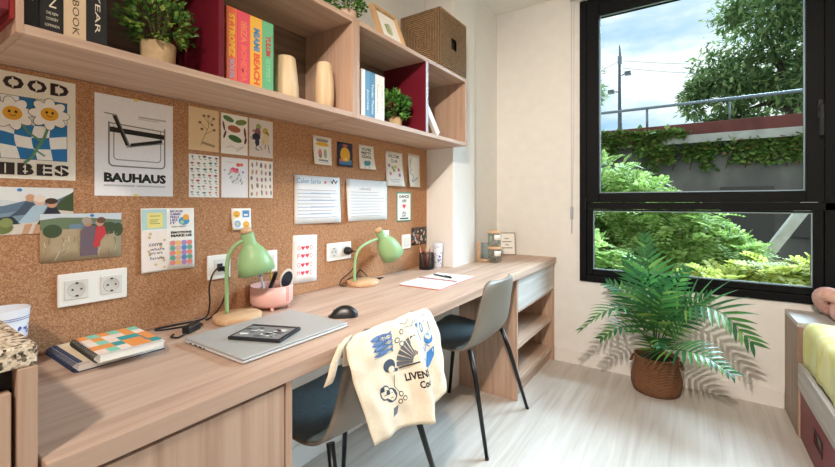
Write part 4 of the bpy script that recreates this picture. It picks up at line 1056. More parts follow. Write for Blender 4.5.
# open notepad with pen
t = thing('open_notebook', 'open spiral notepad with white pages and red cover in front of the pencil cup', 'notebook', (.34, 1.75, ZD), (0, 0, radians(2)))
MB().box(-.112, .112, -.185, .200, 0, .0018).build('cover', P('#c95a5e', .5), t)
MB().box(-.110, .110, -.182, -.006, .002, .007, .001).build('near_pages', PAPER, t)
MB().box(-.110, .110, .006, .198, .002, .005, .001).build('far_pages', PAPER, t)
m = MB()
for k in range(28):
    x = -.104+k*.0077; m.tube([(x+.001*q/8, .0075*cos(q*pi/8), .004+.0085*sin(q*pi/8)) for q in range(9)], .0017, 5)
m.build('spiral_binding', P('#a32b45', .4), t, label='dark red wire spiral')
pe = thing('ballpoint_pen', 'dark ballpoint pen lying on the open notepad', 'pen', (.312, 1.842, ZD+.0052), (0, 0, radians(-16)))
MB().lathe([(.0015, 0), (.0045, .012), (.0048, .09), (.0048, .105)], 12, Matrix.Translation((-.07, 0, .0052)) @ Matrix.Rotation(pi/2, 4, 'Y')).build('barrel', P('#4a5560', .3, .3), pe)
MB().lathe([(.0050, .1055), (.0052, .138), (.003, .142)], 12, Matrix.Translation((-.07, 0, .0054)) @ Matrix.Rotation(pi/2, 4, 'Y')).box(.02, .066, -.001, .001, .0102, .0122).build('pen_cap', BLACK, pe)

# wire mesh pencil cup
t = thing('pencil_cup', 'black wire mesh pencil cup at the end of the cork wall', 'pencil cup', (.085, 2.042, ZD))
m = MB(); r, h = .043, .098
for z in (.002, h-.002): m.tube([Vector((r*cos(q*pi/20), r*sin(q*pi/20), z)) for q in range(41)], .0024, 6, cap=False)
n = 44
for k in range(n):
    for sg in (1, -1):
        m.tube([Vector((r*cos(2*pi*k/n+sg*q*.16), r*sin(2*pi*k/n+sg*q*.16), .002+(h-.004)*q/8)) for q in range(9)], .00085, 4, cap=False)
m.build('mesh_wall', BLKMET, t); MB().lathe([(r-.001, 0), (r-.001, .0025)], 32).build('cup_base', BLKMET, t)
GPC = 'pencils in the mesh cup'
for k, (dx, dy, lx, ly, z, c, l) in enumerate([(-.01, -.012, -.012, -.030, .140, '#d98c7c', 'salmon pink pencil leaning left in the mesh cup'), (.008, -.012, .010, -.026, .132, '#c8563f', 'red pencil leaning left beside the pink one in the mesh cup'), (.006, .008, .008, .010, .136, '#8d5a52', 'brown pencil standing upright in the mesh cup'), (-.004, .012, .004, .034, .138, '#e2955a', 'orange pencil leaning right in the mesh cup')]):
    a = Vector((.085+dx, 2.042+dy, ZD+.004)); b = Vector((.085+dx+lx, 2.042+dy+ly, ZD+z)); d = (b-a); L = d.length; R = d.to_track_quat('Z', 'Y').to_matrix().to_4x4()
    p = thing('pencil', l, 'pencil', tuple(a), group=GPC)
    MB().lathe([(.0034, 0), (.0036, L-.018)], 6, R).build('shaft', P(c, .5), p); MB().lathe([(.0035, L-.0178), (.0012, L-.004)], 8, R).build('sharpened_wood', P('#e0c096', .7), p); MB().lathe([(.0011, L-.0038), (.0003, L)], 6, R).build('point', P(c, .5), p)

# stacked jars, sign, stand at the window end
def jar(label, x, y, z, fillc, seed):
    t = thing('glass_jar', label, 'jar', (x, y, z), group='stacked glass jars by the window'); t.scale = (1.3, 1.3, 1.3)
    MB().lathe([(.030, .0), (.034, .003), (.034, .066), (.032, .068), (.0305, .066), (.032, .062), (.032, .006), (.0, .004)], 32, cap1=False).build('jar_body', JARGLASS, t)
    MB().lathe([(.035, .0685), (.036, .071), (.036, .079), (.034, .081)], 32).build('lid', BEECH, t)
    random.seed(seed); m = MB()
    for k in range(46):
        a = random.uniform(0, 2*pi); q = sqrt(random.random())*.025; zz = .009+random.random()*(.022 if seed == 1 else .016); m.use(P(fillc[k % len(fillc)], .6)).ball((q*cos(a), q*sin(a), zz), random.uniform(.003, .005), 1)
    m.build('contents', None, t)
    s = Sheet(.040, .026, PAPER, t=.0003, fn=lambda u, v, o: Vector(((.0343+o)*cos((u-.02)/.0343-.62), (.0343+o)*sin((u-.02)/.0343-.62), v)), nu=8)
    for k in range(2): s.rect(.006, .006+k*.010, .034-k*.006, .010+k*.010, P('#8a8fae', .6))
    o = s.build('paper_label', t); o.location = (0, 0, .034)
jar('glass jar of dark pebbles with wooden lid, lower of the two stacked', .312, 2.535, ZD, ['#4a4a44', '#8a7a5c', '#2f3a34', '#b09a70', '#6a6a60'], 1)
jar('glass jar with white contents and wooden lid, upper of the two stacked', .310, 2.537, ZD+.1061, ['#eceae6', '#c9cbdc', '#d8d4cc'], 2)
def art_sign(s, w, h):
    for k, (a, b) in enumerate(((.36, .62), (.22, .80), (.40, .62), (.16, .84))): s.rect(w*a, h*(.72-k*.15), w*b, h*(.765-k*.15), P('#8d837c', .7))
frame_thing('framed_sign', 'small framed quote in a thin pale frame beside the stacked jars', (.245, 2.925, ZD+.001), (0, radians(-9), radians(-56)), .135, .170, .007, .012, P('#a89a88', .5), art_sign, 'picture frame')
t = thing('sign_stand', 'small wooden stand holding a clear upright panel, left of the jars', 'stand', (.2, 2.56, ZD))
MB().box(.172, .262, 2.53, 2.575, ZD, ZD+.012, .002).build('stand_base', BEECH, t, True)
MB().box(.176, .200, 2.548, 2.556, ZD+.0122, ZD+.130, .002).build('upright', BEECH, t, True)
MB().box(.203, .258, 2.550, 2.554, ZD+.0122, ZD+.125).build('clear_panel', glass_mat('clear_acrylic', '#dbe9ef', .2, .05), t, True)

# ================================================================ chairs
SHELL = P('#7f776c', .5, name='greige_shell'); PAD = noise_mat('petrol_blue_upholstery', [(.3, '#66777f'), (.7, '#788b94')], 120, .85, 3, .15)
PRO = [(Vector((a, 0, b))) for a, b in ((-.222, .447), (-.205, .456), (-.12, .447), (-.02, .434), (.06, .431), (.120, .446), (.155, .490), (.178, .56), (.196, .64), (.212, .705), (.223, .765))]
CV = bez(PRO, 8); SL = [0]
for a, b in zip(CV, CV[1:]): SL.append(SL[-1]+(b-a).length)
TOT = SL[-1]
def prof_at(s):
    d = s*TOT
    for i in range(len(SL)-1):
        if d <= SL[i+1] or i == len(SL)-2:
            k = (d-SL[i])/(SL[i+1]-SL[i]); p = CV[i].lerp(CV[i+1], k); tg = (CV[i+1]-CV[i]).normalized(); return p, Vector((-tg.z, 0, tg.x))
def shell_pt(a, b, off, mg=0.0):
    s = mg/TOT+a*(1-2*mg/TOT); p, n = prof_at(s); v = b*2-1
    d = min(s, 1-s)*TOT; r = .075 if s > .5 else .06
    base = .236-.042*min(1, max(0, (s-.42)/.45))-.016*max(0, .25-s)/.25
    hw = base if d >= r else base-r+sqrt(max(0, r*r-(r-d)**2))
    hw = max(hw-mg, .02)
    lift = abs(v)**2.4*(.012+.016*max(0, (s-.45)/.55))
    return Vector((p.x, v*hw, p.z))+n*(lift+off)
def chair(label, x, y):
    t = thing('shell_chair', label, 'chair', (x, y, 0), group='greige shell chairs at the desk')
    MB().slab(lambda a, b: shell_pt(a, b, 0), lambda a, b: shell_pt(a, b, -.009), 56, 22).build('shell', SHELL, t)
    MB().slab(lambda a, b: shell_pt(a, b, .010 if .03 < a < .97 and .03 < b < .97 else .003, .006), lambda a, b: shell_pt(a, b, .0006, .006), 56, 22).build('upholstery', PAD, t, label='petrol blue padded inner side')
    for sx in (-1, 1):
        for sy in (-1, 1):
            m = MB().tube([(sx*.128, sy*(.196 if sx > 0 else .150), .424 if sx < 0 else .444), (sx*(.166 if sx > 0 else .155), sy*(.214 if sx > 0 else .162), .33), (sx*(.249 if sx > 0 else .205), sy*(.268 if sx > 0 else .195), .006)], [.0125, .012, .0085], 12)
            l = m.build('leg', BLKMET, t)
            MB().lathe([(.0095, 0), (.010, .005), (.0088, .010)], 12, Matrix.Translation((sx*(.250 if sx > 0 else .206), sy*(.2695 if sx > 0 else .1955), .0))).build('glide', BLACK, l)
    MB().tube([(-.135, -.145, .4200), (-.135, .145, .4200)], .006, 8).build('cross_bar', BLKMET, t)
    return t
chair('greige shell chair with blue seat and black legs, tote bag over its back', .398, 1.032)
chair('greige shell chair with blue seat and black legs, farther, with a bare back', .398, 1.935)

# tote bag over the near chair
TC = [
 [(.595, .815, .69), (.611, .803, .735), (.634, .782, .775), (.650, .785, .722), (.656, .798, .66), (.663, .835, .56), (.667, .868, .466)],
 [(.594, .87, .68), (.611, .868, .738), (.634, .865, .782), (.654, .868, .725), (.661, .876, .65), (.670, .900, .55), (.674, .925, .462)],
 [(.594, .94, .68), (.612, .94, .740), (.636, .938, .784), (.654, .940, .725), (.659, .946, .64), (.667, .965, .545), (.671, .985, .462)],
 [(.594, 1.01, .68), (.612, 1.01, .740), (.636, 1.008, .784), (.658, 1.012, .725), (.668, 1.020, .635), (.680, 1.038, .54), (.686, 1.055, .448)],
 [(.594, 1.07, .68), (.612, 1.07, .740), (.636, 1.068, .784), (.666, 1.075, .725), (.690, 1.085, .63), (.706, 1.105, .53), (.712, 1.125, .428)],
 [(.594, 1.12, .68), (.612, 1.12, .738), (.634, 1.122, .782), (.654, 1.130, .722), (.660, 1.140, .63), (.664, 1.158, .53), (.668, 1.172, .448)],
 [(.594, 1.17, .68), (.609, 1.175, .735), (.630, 1.180, .777), (.654, 1.192, .715), (.664, 1.204, .63), (.672, 1.216, .54), (.676, 1.228, .466)],
 [(.594, 1.20, .67), (.606, 1.212, .725), (.622, 1.222, .762), (.648, 1.238, .705), (.660, 1.248, .63), (.668, 1.256, .54), (.674, 1.262, .476)]]
TR = [bez(r, 8) for r in TC]; NV = len(TR[0])
TCOL = [bez([r[k] for r in TR], 8) for k in range(NV)]; NU = len(TCOL[0])
def tote_pt(u, v, off=0.0):
    a = min(max(u, 0), 1)*(NU-1); b = min(max(v, 0), 1)*(NV-1); i = min(int(a), NU-2); j = min(int(b), NV-2); fa, fb = a-i, b-j
    q = lambda jj, ii: TCOL[jj][ii]
    p = (q(j, i)*(1-fa)+q(j, i+1)*fa)*(1-fb)+(q(j+1, i)*(1-fa)+q(j+1, i+1)*fa)*fb
    du = q(j, i+1)-q(j, i); dv = q(j+1, i)-q(j, i); n = dv.cross(du)*-1
    n = n.normalized() if n.length > 1e-9 else Vector((1, 0, 0))
    w = .0026*sin(19*u+9*v)*sin(23*v-5*u)+.0016*sin(41*u-27*v)*sin(13*v+8*u)
    return p+n*(off+w)
tote = thing('tote_bag', 'natural canvas tote bag with blue and black prints hung over the near chair', 'tote bag', (.64, 1.0, .45))
CANVAS = noise_mat('natural_canvas', [(.3, '#e6d6bd'), (.7, '#efe3cf')], 180, .9, 4, .1)
s1 = tote_pt(.5, .6, .01).x-tote_pt(.5, .6, 0).x; SG = 1 if s1 > 0 else -1
m = MB().slab(lambda a, b: tote_pt(a, b, .0008*SG), lambda a, b: tote_pt(a, b, -.0008*SG), 56, 40)
m.build('bag_body', CANVAS, tote, True)
class ToteSheet(Sheet):
    def __init__(s):
        s.w, s.h, s.t, s.step = 1, 1, .0014, .00025; s.fn = lambda u, v, o: tote_pt(.035+.88*u, .395+.60*(1-v), o*SG); s.mb = MB(); s.L = 1
s = ToteSheet(); NB = P('#3f4a5c', .8, name='dark_blue_print'); SB = P('#3f7fc0', .8, name='bright_blue_print'); BK = P('#23262c', .8, name='black_print'); AS = .42/.34
def el(x, y, r, c, n=12, k=1.0): s.ell(x, y, r*.80*k, r, c, n)
# folded cloth strip, upper left
for k in range(4):
    y = .93-k*.055; s.poly([(.13, y), (.16, y+.020), (.20, y+.027), (.26, y+.025), (.31, y+.010), (.35, y+.026), (.34, y), (.35, y-.026), (.31, y-.010), (.26, y-.025), (.20, y-.027), (.16, y-.020)], P('#5f7fae', .8)); s.top(); s.ell(.155, y+.004, .008, .008, BK, 8); s.line([(.14, y-.027), (.34, y-.027)], .004, NB)
    for j in range(5): s.line([(.195+j*.024, y+.018), (.185+j*.024, y-.018)], .005, NB)
    s.L = 1
# fan
cx, cy = .56, .585
for k in range(8):
    a0, a1 = radians(78+k*13), radians(88+k*13)
    s.poly([(cx+.05*cos(a0), cy+.06*sin(a0)), (cx+.20*cos(a0), cy+.24*sin(a0)), (cx+.20*cos(a1), cy+.24*sin(a1)), (cx+.05*cos(a1), cy+.06*sin(a1))], P('#5b5f68', .8))
s.line([(.38, .565), (.57, .575)], .012, BK)
for x, y in ((.39, .83), (.45, .90), (.43, .78)): s.ell(x, y, .026, .030, BK); s.top().ell(x, y, .018, .021, CANVAS); s.L = 1
# head with hat and figures, lower left
s.ell(.285, .62, .062, .06, NB); s.poly([(.30, .60), (.37, .57), (.36, .545), (.29, .56)], NB); s.top().ell(.30, .585, .03, .03, CANVAS); s.L = 1
for x, y in ((.20, .40), (.26, .36)):
    s.ell(x, y, .058, .065, NB); s.top().ell(x, y, .046, .053, CANVAS).top(); s.line([(x-.02, y+.015), (x-.008, y+.02)], .006, BK); s.line([(x+.008, y+.02), (x+.02, y+.015)], .006, BK); s.line([(x-.012, y-.02), (x+.012, y-.02)], .007, BK); s.ell(x-.03, y+.035, .022, .022, NB); s.L = 1
s.poly([(.255, .235), (.31, .25), (.285, .17), (.23, .155)], P('#6d7078', .8))
for x, y in ((.35, .34), (.375, .29), (.33, .275)): s.ell(x, y, .020, .024, BK); s.top().ell(x, y, .013, .016, CANVAS); s.L = 1
s.line([(.32, .52), (.31, .42), (.34, .36)], .005, BK)
s.text('LIVENSA', .42, .425, .70, .495, BK, .035).text('Cool', .52, .335, .66, .405, BK, .03).rect(.55, .30, .66, .306, BK)
# blue drawings at the right
s.ell(.735, .86, .042, .060, SB); s.top().ell(.735, .875, .018, .02, CANVAS); s.L = 1
s.line([(.66, .98), (.655, .80), (.68, .74)], .012, SB); s.poly([(.64, .92), (.68, .93), (.675, .89), (.645, .88)], SB)
s.ell(.84, .72, .065, .065, SB); s.top().ell(.84, .745, .05, .045, CANVAS).top().poly([(.80, .76), (.87, .80), (.86, .73)], P('#7fb0dd', .8)); s.L = 1
s.line([(.78, .70), (.90, .70)], .012, SB); s.line([(.82, .90), (.86, 1.0), (.80, .98)], .010, P('#6f9fd0', .8)); s.line([(.88, .90), (.89, .80)], .012, SB)
s.poly([(.74, .44), (.79, .58), (.90, .62), (.89, .52), (.82, .44)], SB); s.top().poly([(.785, .50), (.82, .58), (.885, .595), (.87, .52), (.83, .47)], P('#dfe8f0', .8)).top().poly([(.80, .50), (.84, .56), (.86, .52)], P('#7fb0dd', .8)); s.L = 1
s.line([(.72, .66), (.76, .60), (.80, .66), (.84, .63)], .010, SB); s.line([(.70, .56), (.74, .52)], .010, SB)
s.line([(.45, 1.0), (.52, .96), (.58, 1.01)], .006, NB); s.line([(.50, .93), (.60, .92), (.63, .97)], .006, NB)
s.mb.build('printed_motifs', None, tote, True, fix=False, label='blue and black printed drawings')
def ribbon(pts, w, name, wd):
    p = bez(pts, 8); m = MB()
    W_ = Vector(wd)
    m.slab(lambda a, b: p[min(int(a*(len(p)-1)+.5), len(p)-1)]+W_*(b-.5)*w+Vector((.0008, 0, 0)), lambda a, b: p[min(int(a*(len(p)-1)+.5), len(p)-1)]+W_*(b-.5)*w-Vector((.0008, 0, 0)), len(p)-1, 2)
    return m.build(name, CANVAS, tote, True)
ribbon([(.634, .800, .786), (.640, .770, .772), (.634, .750, .735), (.626, .742, .690), (.612, .745, .668), (.606, .765, .69), (.608, .785, .735), (.612, .800, .766)], .026, 'strap', (.35, .8, .25))

# ================================================================ palm in a basket
PALM = leaf_mat('palm_leaflet', [(0, '#265530'), (.4, '#366b38'), (.75, '#4c8642'), (1, '#86a854')], .30, .22)
pl = thing('potted_palm', 'green palm plant in a woven basket under the window', 'plant', (1.228, 2.862, 0))
m = MB().lathe([(.105, .0), (.126, .006), (.136, .04), (.138, .085), (.128, .130), (.117, .170), (.118, .205), (.122, .218), (.115, .218), (.111, .205), (.110, .18)], 44)
m.build('basket', BASKET, pl)
MB().lathe([(.108, .183), (.109, .190)], 30).build('soil', P('#33241a', .95), pl)
for sg in (-1, 1):
    a = [Vector((sg*(.122+.018*sin(q*pi/8)), .035*cos(q*pi/8), .190+.0*q-.028*sin(q*pi/8))) for q in range(9)]
    MB().tube(a, .007, 8).build('basket_handle', BASKET, pl)
def frond(pts, LL, n, w=.013, droop=.25, fwd=.75, start=.28, seed=0, lean=(0, 0, 1), tipf=.55):
    random.seed(seed); c = bez([Vector(p)-Vector((1.228, 2.862, 0)) for p in pts], 14); m = MB()
    cum = [0]
    for a, b in zip(c, c[1:]): cum.append(cum[-1]+(b-a).length)
    N = len(c)-1; m.tube(c, [.0045-.0035*i/N for i in range(N+1)], 6)
    up0 = Vector(lean).normalized(); T_ = cum[-1]
    for k in range(n):
        f = start+(1-start)*(k+.5)/n; d = f*T_
        i = next(j for j in range(N) if cum[j+1] >= d or j == N-1); p = c[i].lerp(c[i+1], (d-cum[i])/(cum[i+1]-cum[i])); tg = (c[i+1]-c[i]).normalized()
        sd = tg.cross(up0); sd = sd.normalized() if sd.length > .1 else tg.orthogonal().normalized(); nu = sd.cross(tg).normalized()
        g = (f-start)/(1-start); L = LL*(.55+.45*sin(pi*min(1, g*1.15+.12)))*(1-(1-tipf)*g**3)
        for sg in (-1, 1):
            dd = (tg*(fwd*(.65+.7*g))+sd*sg*(1.0-.35*g)+nu*.22).normalized()
            LLk = L*random.uniform(.9, 1.08); q = p.copy(); e = dd.copy(); rows = []; ns = 5
            for j in range(ns+1):
                u = j/ns; wd = w*(.45+.75*sin(pi*min(u*.9+.12, 1)))*(1-u**4)*.5+.0004
                sw = e.cross(nu).normalized(); rows.append((q-sw*wd, q+nu*-.10*wd*2, q+sw*wd))
                e = (e+Vector((0, 0, -droop/ns*(.5+1.2*u)))).normalized(); q = q+e*(LLk/ns)
            V = [[m.bm.verts.new(x) for x in r] for r in rows]
            for a, b in zip(V, V[1:]):
                for h_ in (0, 1):
                    fc = m.bm.faces.new((a[h_], a[h_+1], b[h_+1], b[h_])); fc.smooth = True
    return m.build('frond', PALM, pl, fix=False)
b0 = (1.225, 2.85, .185)
frond([b0, (1.212, 2.80, .45), (1.195, 2.80, .70), (1.172, 2.785, .955)], .215, 16, .0165, .12, .62, .36, 1, (0, -1, .15), .38)
frond([b0, (1.235, 2.80, .40), (1.255, 2.74, .56), (1.285, 2.68, .72)], .18, 13, .0165, .14, .60, .32, 2, (0, -1, .3))
frond([b0, (1.17, 2.79, .38), (1.10, 2.66, .53), (.98, 2.55, .51), (.865, 2.50, .40)], .18, 16, .0165, .50, .55, .28, 3)
frond([b0, (1.15, 2.84, .42), (1.06, 2.86, .57), (.95, 2.88, .62)], .18, 13, .0165, .30, .60, .30, 4, (0, -.6, .8))
frond([b0, (1.29, 2.78, .42), (1.40, 2.70, .57), (1.53, 2.62, .58), (1.66, 2.56, .45)], .25, 17, .0165, .30, .55, .30, 5, (0, -.5, .9))
frond([b0, (1.245, 2.73, .285), (1.34, 2.62, .345), (1.46, 2.56, .355), (1.575, 2.52, .30)], .19, 17, .0165, .60, .45, .22, 6, (0, -.3, .9))
frond([b0, (1.30, 2.84, .40), (1.40, 2.86, .53), (1.50, 2.87, .61)], .17, 13, .0165, .24, .62, .32, 7, (0, -.6, .8))
frond([b0, (1.21, 2.87, .46), (1.13, 2.90, .68), (1.06, 2.90, .80)], .16, 12, .0165, .18, .65, .38, 10, (0, -1, .2))
frond([b0, (1.26, 2.87, .45), (1.32, 2.90, .62), (1.38, 2.90, .75)], .16, 12, .0165, .18, .65, .36, 11, (0, -1, .2))
frond([b0, (1.19, 2.77, .33), (1.13, 2.67, .42), (1.05, 2.58, .42), (.97, 2.53, .36)], .16, 14, .0165, .5, .55, .24, 12, (0, -.3, .9))
frond([b0, (1.235, 2.76, .31), (1.245, 2.64, .38), (1.27, 2.56, .36)], .14, 12, .0165, .5, .5, .2, 13, (0, -.4, .9))

# ================================================================ outside the window
gd = MB().box(-14, 18, 3.4, 40, -1.3, -1.0).build('ground', noise_mat('garden_soil', [(.3, '#4a4a30'), (.7, '#6d7446')], 2, .95))
struct(gd)
rt = thing('retaining_wall', 'grey concrete terrace wall with a brick-red parapet beyond the garden', 'wall', (1.5, 11.2, -1.0))
MB().box(-9, 13, 11.15, 11.6, -1.0, 2.50).build('concrete_wall', noise_mat('stained_concrete', [(.3, '#544f4c'), (.55, '#6f6864'), (.75, '#8a8078')], 1.4, .9, 8, .2, (1, 1, .6)), rt, True)
MB().box(-9, 13, 11.0, 11.6, 2.5005, 2.69, .01).build('coping_slab', noise_mat('pale_concrete', [(.3, '#a39c94'), (.7, '#c2bab0')], 3, .9), rt, True)
MB().box(-9, 13, 11.06, 11.3, 2.6905, 2.96, .01).build('parapet', noise_mat('brick_red_render', [(.3, '#63322e'), (.7, '#7c433b')], 3, .9), rt, True)
m = MB().use(P('#4f4a47', .9))
random.seed(21)
for k in range(7):
    x = -1.5+k*1.15; m.box(x, x+.9, 11.10, 11.1495, .2+.25*(k % 3), 1.2+.3*(k % 2))
m.build('recessed_panels', None, rt, True)
tr = thing('terrace_ground', 'raised terrace behind the parapet', 'terrace', (1.5, 13, 0))
MB().box(-14, 18, 11.61, 40, 2.2, 2.55).build('paving', noise_mat('terrace_paving', [(.3, '#8d877f'), (.7, '#a8a29a')], 2, .9), tr, True)
rl = thing('metal_railing', 'pale metal railing on top of the brick-red parapet', 'railing', (1.5, 11.18, 2.96))
RAILM = P('#7f868d', .4, .5, name='galvanised_steel')
MB().tube([(-9, 11.18, 3.44), (13, 11.18, 3.44)], .035, 10).build('handrail', RAILM, rl, True)
for k in range(13):
    x = -7.6+1.58*k+.24; MB().tube([(x, 11.18, 2.9605), (x, 11.18, 3.41)], .028 if k % 2 else .018, 8).build('post', RAILM, rl, True)
# lamp pole
lp = thing('street_lamp_pole', 'slim grey pole with two small lamp heads against the sky', 'pole', (-1.843, 25, 2.55))
MB().tube([(-1.843, 25, 2.55), (-1.843, 25, 9.2)], [.13, .09], 10).build('pole', P('#4b5056', .5), lp, True)
MB().box(-1.95, -1.73, 24.9, 25.1, 8.9, 9.35, .02).tube([(-1.843, 25, 9.35), (-1.843, 25, 9.95)], .06, 8).build('pole_head', P('#70767c', .5), lp, True)
for sg, z in ((1, 8.25), (-1, 7.35)):
    MB().tube([(-1.843, 25, z), (-1.843+sg*.42, 24.8, z+.05)], .035, 6).box(-1.843+sg*.42-.16, -1.843+sg*.42+.16, 24.65, 24.95, z-.08, z+.12, .03).build('lamp_head', P('#565c62', .5), lp, True)
cb = MB()
for a, b in (((-1.843, 25, 9.1), (-14, 26, 8.3)), ((-1.843, 25, 9.1), (14, 27, 9.2)), ((-1.843, 25, 8.7), (14, 27, 8.4))):
    a, b = Vector(a), Vector(b); cb.tube([a.lerp(b, k/14)+Vector((0, 0, -1.2*sin(pi*k/14))) for k in range(15)], .012, 4)
cbo = cb.build('overhead_cable', P('#5a5f66', .6), lp, True)

# leaves
def leaves(m, rnd, c, R, n, L, W_, sq=(1, 1, 1), surf=.55, hang=.0, comp=0):
    """n leaf blades in the outer part of an ellipsoid at c; comp>0 lays them as pinnate sprays"""
    bm = m.bm
    for i in range(n):
        d = Vector((rnd.gauss(0, 1), rnd.gauss(0, 1), rnd.gauss(0, 1))).normalized(); q = surf+(1-surf)*rnd.random()
        p = Vector(c)+Vector((d.x*sq[0], d.y*sq[1], d.z*sq[2]))*R*q
        a = (d*.8+Vector((rnd.uniform(-1, 1), rnd.uniform(-1, 1), rnd.uniform(-1, .6)-hang))).normalized()
        s_ = a.cross(Vector((rnd.uniform(-.4, .4), rnd.uniform(-.4, .4), 1))).normalized(); nrm = a.cross(s_)
        if comp:
            for k in range(comp):
                o = p+a*L*(k+1)/comp+Vector((0, 0, -.25*L*((k+1)/comp)**2))
                for sg in (-1, 1):
                    e = (s_*sg+a*.45).normalized(); l = L*.42*(1-.45*k/comp); w = l*W_
                    t2 = e.cross(nrm)
                    bm.faces.new([bm.verts.new(x) for x in (o, o+e*l*.5+t2*w, o+e*l-nrm*l*.1, o+e*l*.5-t2*w)])
        else:
            l = L*rnd.uniform(.7, 1.3); w = l*W_
            bm.faces.new([bm.verts.new(x) for x in (p, p+a*l*.45+s_*w+nrm*l*.08, p+a*l, p+a*l*.45-s_*w+nrm*l*.08)])
TREEL = leaf_mat('tree_leaf', [(0, '#4a6239'), (.4, '#67804a'), (.75, '#849a5b'), (1, '#9fb072')], .6, .3)
tt = thing('tree', 'large round dark green tree rising behind the railing', 'tree', (4.3, 17, 2.55))
rnd = random.Random(5); m = MB()
CL = [(4.3, 17, 6.2, 2.3), (2.9, 16.8, 5.3, 1.5), (2.1, 16.6, 4.4, 1.0), (3.3, 16.4, 6.9, 1.4), (5.3, 16.8, 7.4, 1.9), (6.3, 17, 6.0, 2.0), (3.4, 16.5, 4.3, 1.1), (5.0, 16.2, 5.0, 1.6), (4.2, 16.6, 8.0, 1.2), (2.3, 16.9, 3.75, .7)]
for x, y, z, r in CL:
    for k in range(int(9*r)):
        d = Vector((rnd.gauss(0, 1), rnd.gauss(0, 1), rnd.gauss(.15, .9))).normalized()*r*.72
        leaves(m, rnd, (x+d.x, y+d.y*.8, z+d.z), r*.42, 150, .24, .20, (1.15, 1, .75), .3, .2)
m.build('crown', TREEL, tt, True, fix=False)
m = MB().tube([(4.0, 17, 2.5505), (4.1, 17, 4.2), (4.3, 17, 5.8)], [.28, .22, .1], 10)
for a in ((2.6, 16.8, 5.0), (5.4, 16.8, 6.6), (3.4, 16.6, 6.4), (3.0, 16.7, 4.2)): m.tube([(4.1, 17, 4.0), tuple(Vector((4.1, 17, 4.0)).lerp(Vector(a), .6)+Vector((0, 0, .2))), a], [.13, .09, .03], 7)
m.build('trunk', P('#4f4136', .9), tt, True)
t2 = thing('tree', 'small sparse tree at the left edge of the window above the parapet', 'tree', (-1.45, 14, 2.55)); m = MB()
for k in range(16): leaves(m, rnd, (-1.30+rnd.uniform(-.5, .3), 14+rnd.uniform(-.3, .3), 5.0+rnd.uniform(-.55, .5)), .28, 60, .16, .22, (1, 1, .8), .2)
m.build('crown', TREEL, t2, True, fix=False); MB().tube([(-1.6, 14, 2.5505), (-1.55, 14, 4.4), (-1.4, 14, 5.2)], [.07, .05, .02], 7).build('trunk', P('#4f4136', .9), t2, True)

BUSH = leaf_mat('bush_leaf', [(0, '#6f9148'), (.35, '#93b05a'), (.7, '#b2c878'), (1, '#cfdb95')], .55, .5)
BUSHY = leaf_mat('yellowish_bush_leaf', [(0, '#8a9440'), (.4, '#b0b556'), (1, '#d2cf7c')], .55, .5)
def bush(label, x, y, clumps, mat, seed, n=70, L=.24, stems=5):
    rnd = random.Random(seed); t = thing('shrub', label, 'shrub', (x, y, -1.0), group='feathery shrubs outside the window'); m = MB()
    for cx, cy, cz, r in clumps:
        for k in range(int(16*r)+3):
            d = Vector((rnd.gauss(0, 1), rnd.gauss(0, 1), rnd.gauss(.2, 1))).normalized()*r*.75
            leaves(m, rnd, (cx+d.x, cy+d.y, cz+d.z*.8), r*.42, int(n*.55), L, .30, (1.2, 1.1, .6), .2, .15, 6)
    m.build('foliage', mat, t, True, fix=False)
    m = MB()
    for k in range(stems):
        c = clumps[k % len(clumps)]; b = (x+rnd.uniform(-.2, .2), y+rnd.uniform(-.2, .2), -.9995)
        m.tube([b, ((b[0]+c[0])/2+rnd.uniform(-.15, .15), (b[1]+c[1])/2, (b[2]+c[2])/2), (c[0], c[1], c[2]+c[3]*.4)], [.05, .035, .012], 6)
    m.build('stem', P('#6a5844', .9), t, True)
bush('tall light green feathery shrub filling the left of the window', .1, 7.4, [(.0, 7.4, 1.35, .75), (.75, 7.2, 1.05, .60), (-.8, 7.5, 1.4, .8), (.2, 7.2, .45, .75), (-.6, 7.2, .4, .8), (.9, 7.0, .35, .6)], BUSH, 1)
bush('bright green feathery shrub in the middle of the lower window', 1.3, 6.4, [(1.25, 6.4, .85, .45), (1.55, 6.3, .40, .50), (1.05, 6.2, .30, .5), (1.5, 6.4, -.2, .6), (.9, 6.1, -.2, .6)], BUSH, 2)
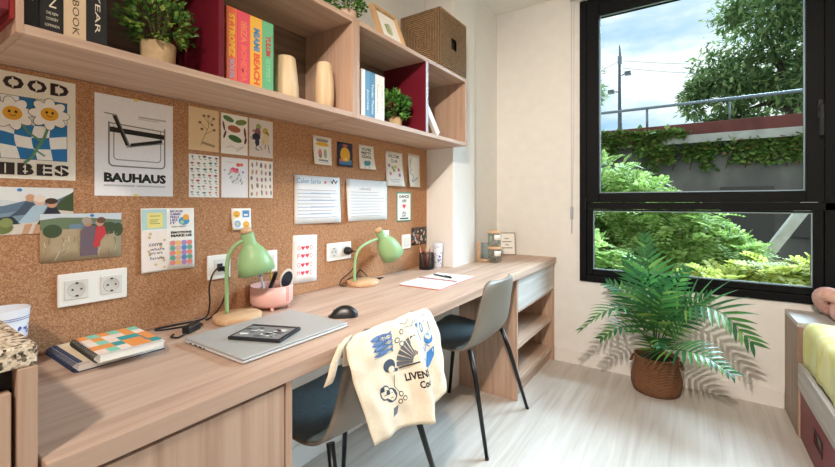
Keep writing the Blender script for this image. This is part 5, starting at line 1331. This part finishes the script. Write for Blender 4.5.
bush('pale green shrub close to the glass at the lower left', .35, 5.2, [(.35, 5.2, .35, .45), (.75, 5.1, .15, .40), (-.1, 5.4, .3, .5), (.5, 5.0, -.3, .5), (1.1, 5.1, -.1, .4)], BUSH, 3)
bush('yellow-green shrub at the lower right below the sloping beam', 2.2, 5.5, [(2.15, 5.4, .30, .36), (1.75, 5.3, .15, .36), (2.5, 5.5, .25, .36), (2.1, 5.3, -.2, .5), (2.7, 5.5, -.1, .4)], BUSHY, 4)
# ivy hanging over the wall
rnd = random.Random(9); m = MB(); iv = thing('ivy', 'green ivy trailing over the terrace wall below the parapet', 'ivy', (1.5, 11, 2.5))
for k in range(64):
    x = rnd.uniform(-.6, 4.2); ln = rnd.choice([.12, .2, .25, .4, .7])*(1.4 if .2 < x < 1.9 else .6)
    for j in range(int(14+ln*60)):
        z = (2.66 if x < .75 else 2.47)-rnd.random()*ln; leaves(m, rnd, (x+rnd.uniform(-.10, .10), (10.97 if x < .75 else 11.05)+rnd.uniform(-.03, .02), z), .06, 2, .12, .42, (1.4, .5, 1), .1, .3)
for k in range(500):
    x = -.6+1.9*rnd.random()**1.5; leaves(m, rnd, (x, 10.98+rnd.uniform(-.03, .02), 2.72+rnd.uniform(-.1, .16)*(1-max(0, x)/2)), .07, 2, .12, .42, (1.3, .5, 1), .1)
m.build('leaves', leaf_mat('ivy_leaf', [(0, '#4a662c'), (.5, '#6b863c'), (.85, '#86944a'), (1, '#8c6040')], .5, .2), iv, True, fix=False)
m = MB()
for k in range(12):
    x = .1+k*.33; m.tube([(x, 11.10, 2.48), (x+.05, 11.12, 2.3), (x-.03, 11.10, 1.9)], .008, 5)
m.build('vine_stem', P('#5c4a36', .9), iv, True)
# leaning beam and dark lower wall panels
lb = MB().prism([(2.035, .20), (2.16, .20), (2.72, 1.16), (2.585, 1.16)], lambda u, v, o: Vector((u, 6.95+o, v)), 0, .16).build('leaning_beam', noise_mat('weathered_board', [(.3, '#b7ada6'), (.7, '#d9d2cb')], 6, .85, 6, .1))
tag(lb, 'pale weathered beam sloping across the lower right of the window', 'beam')
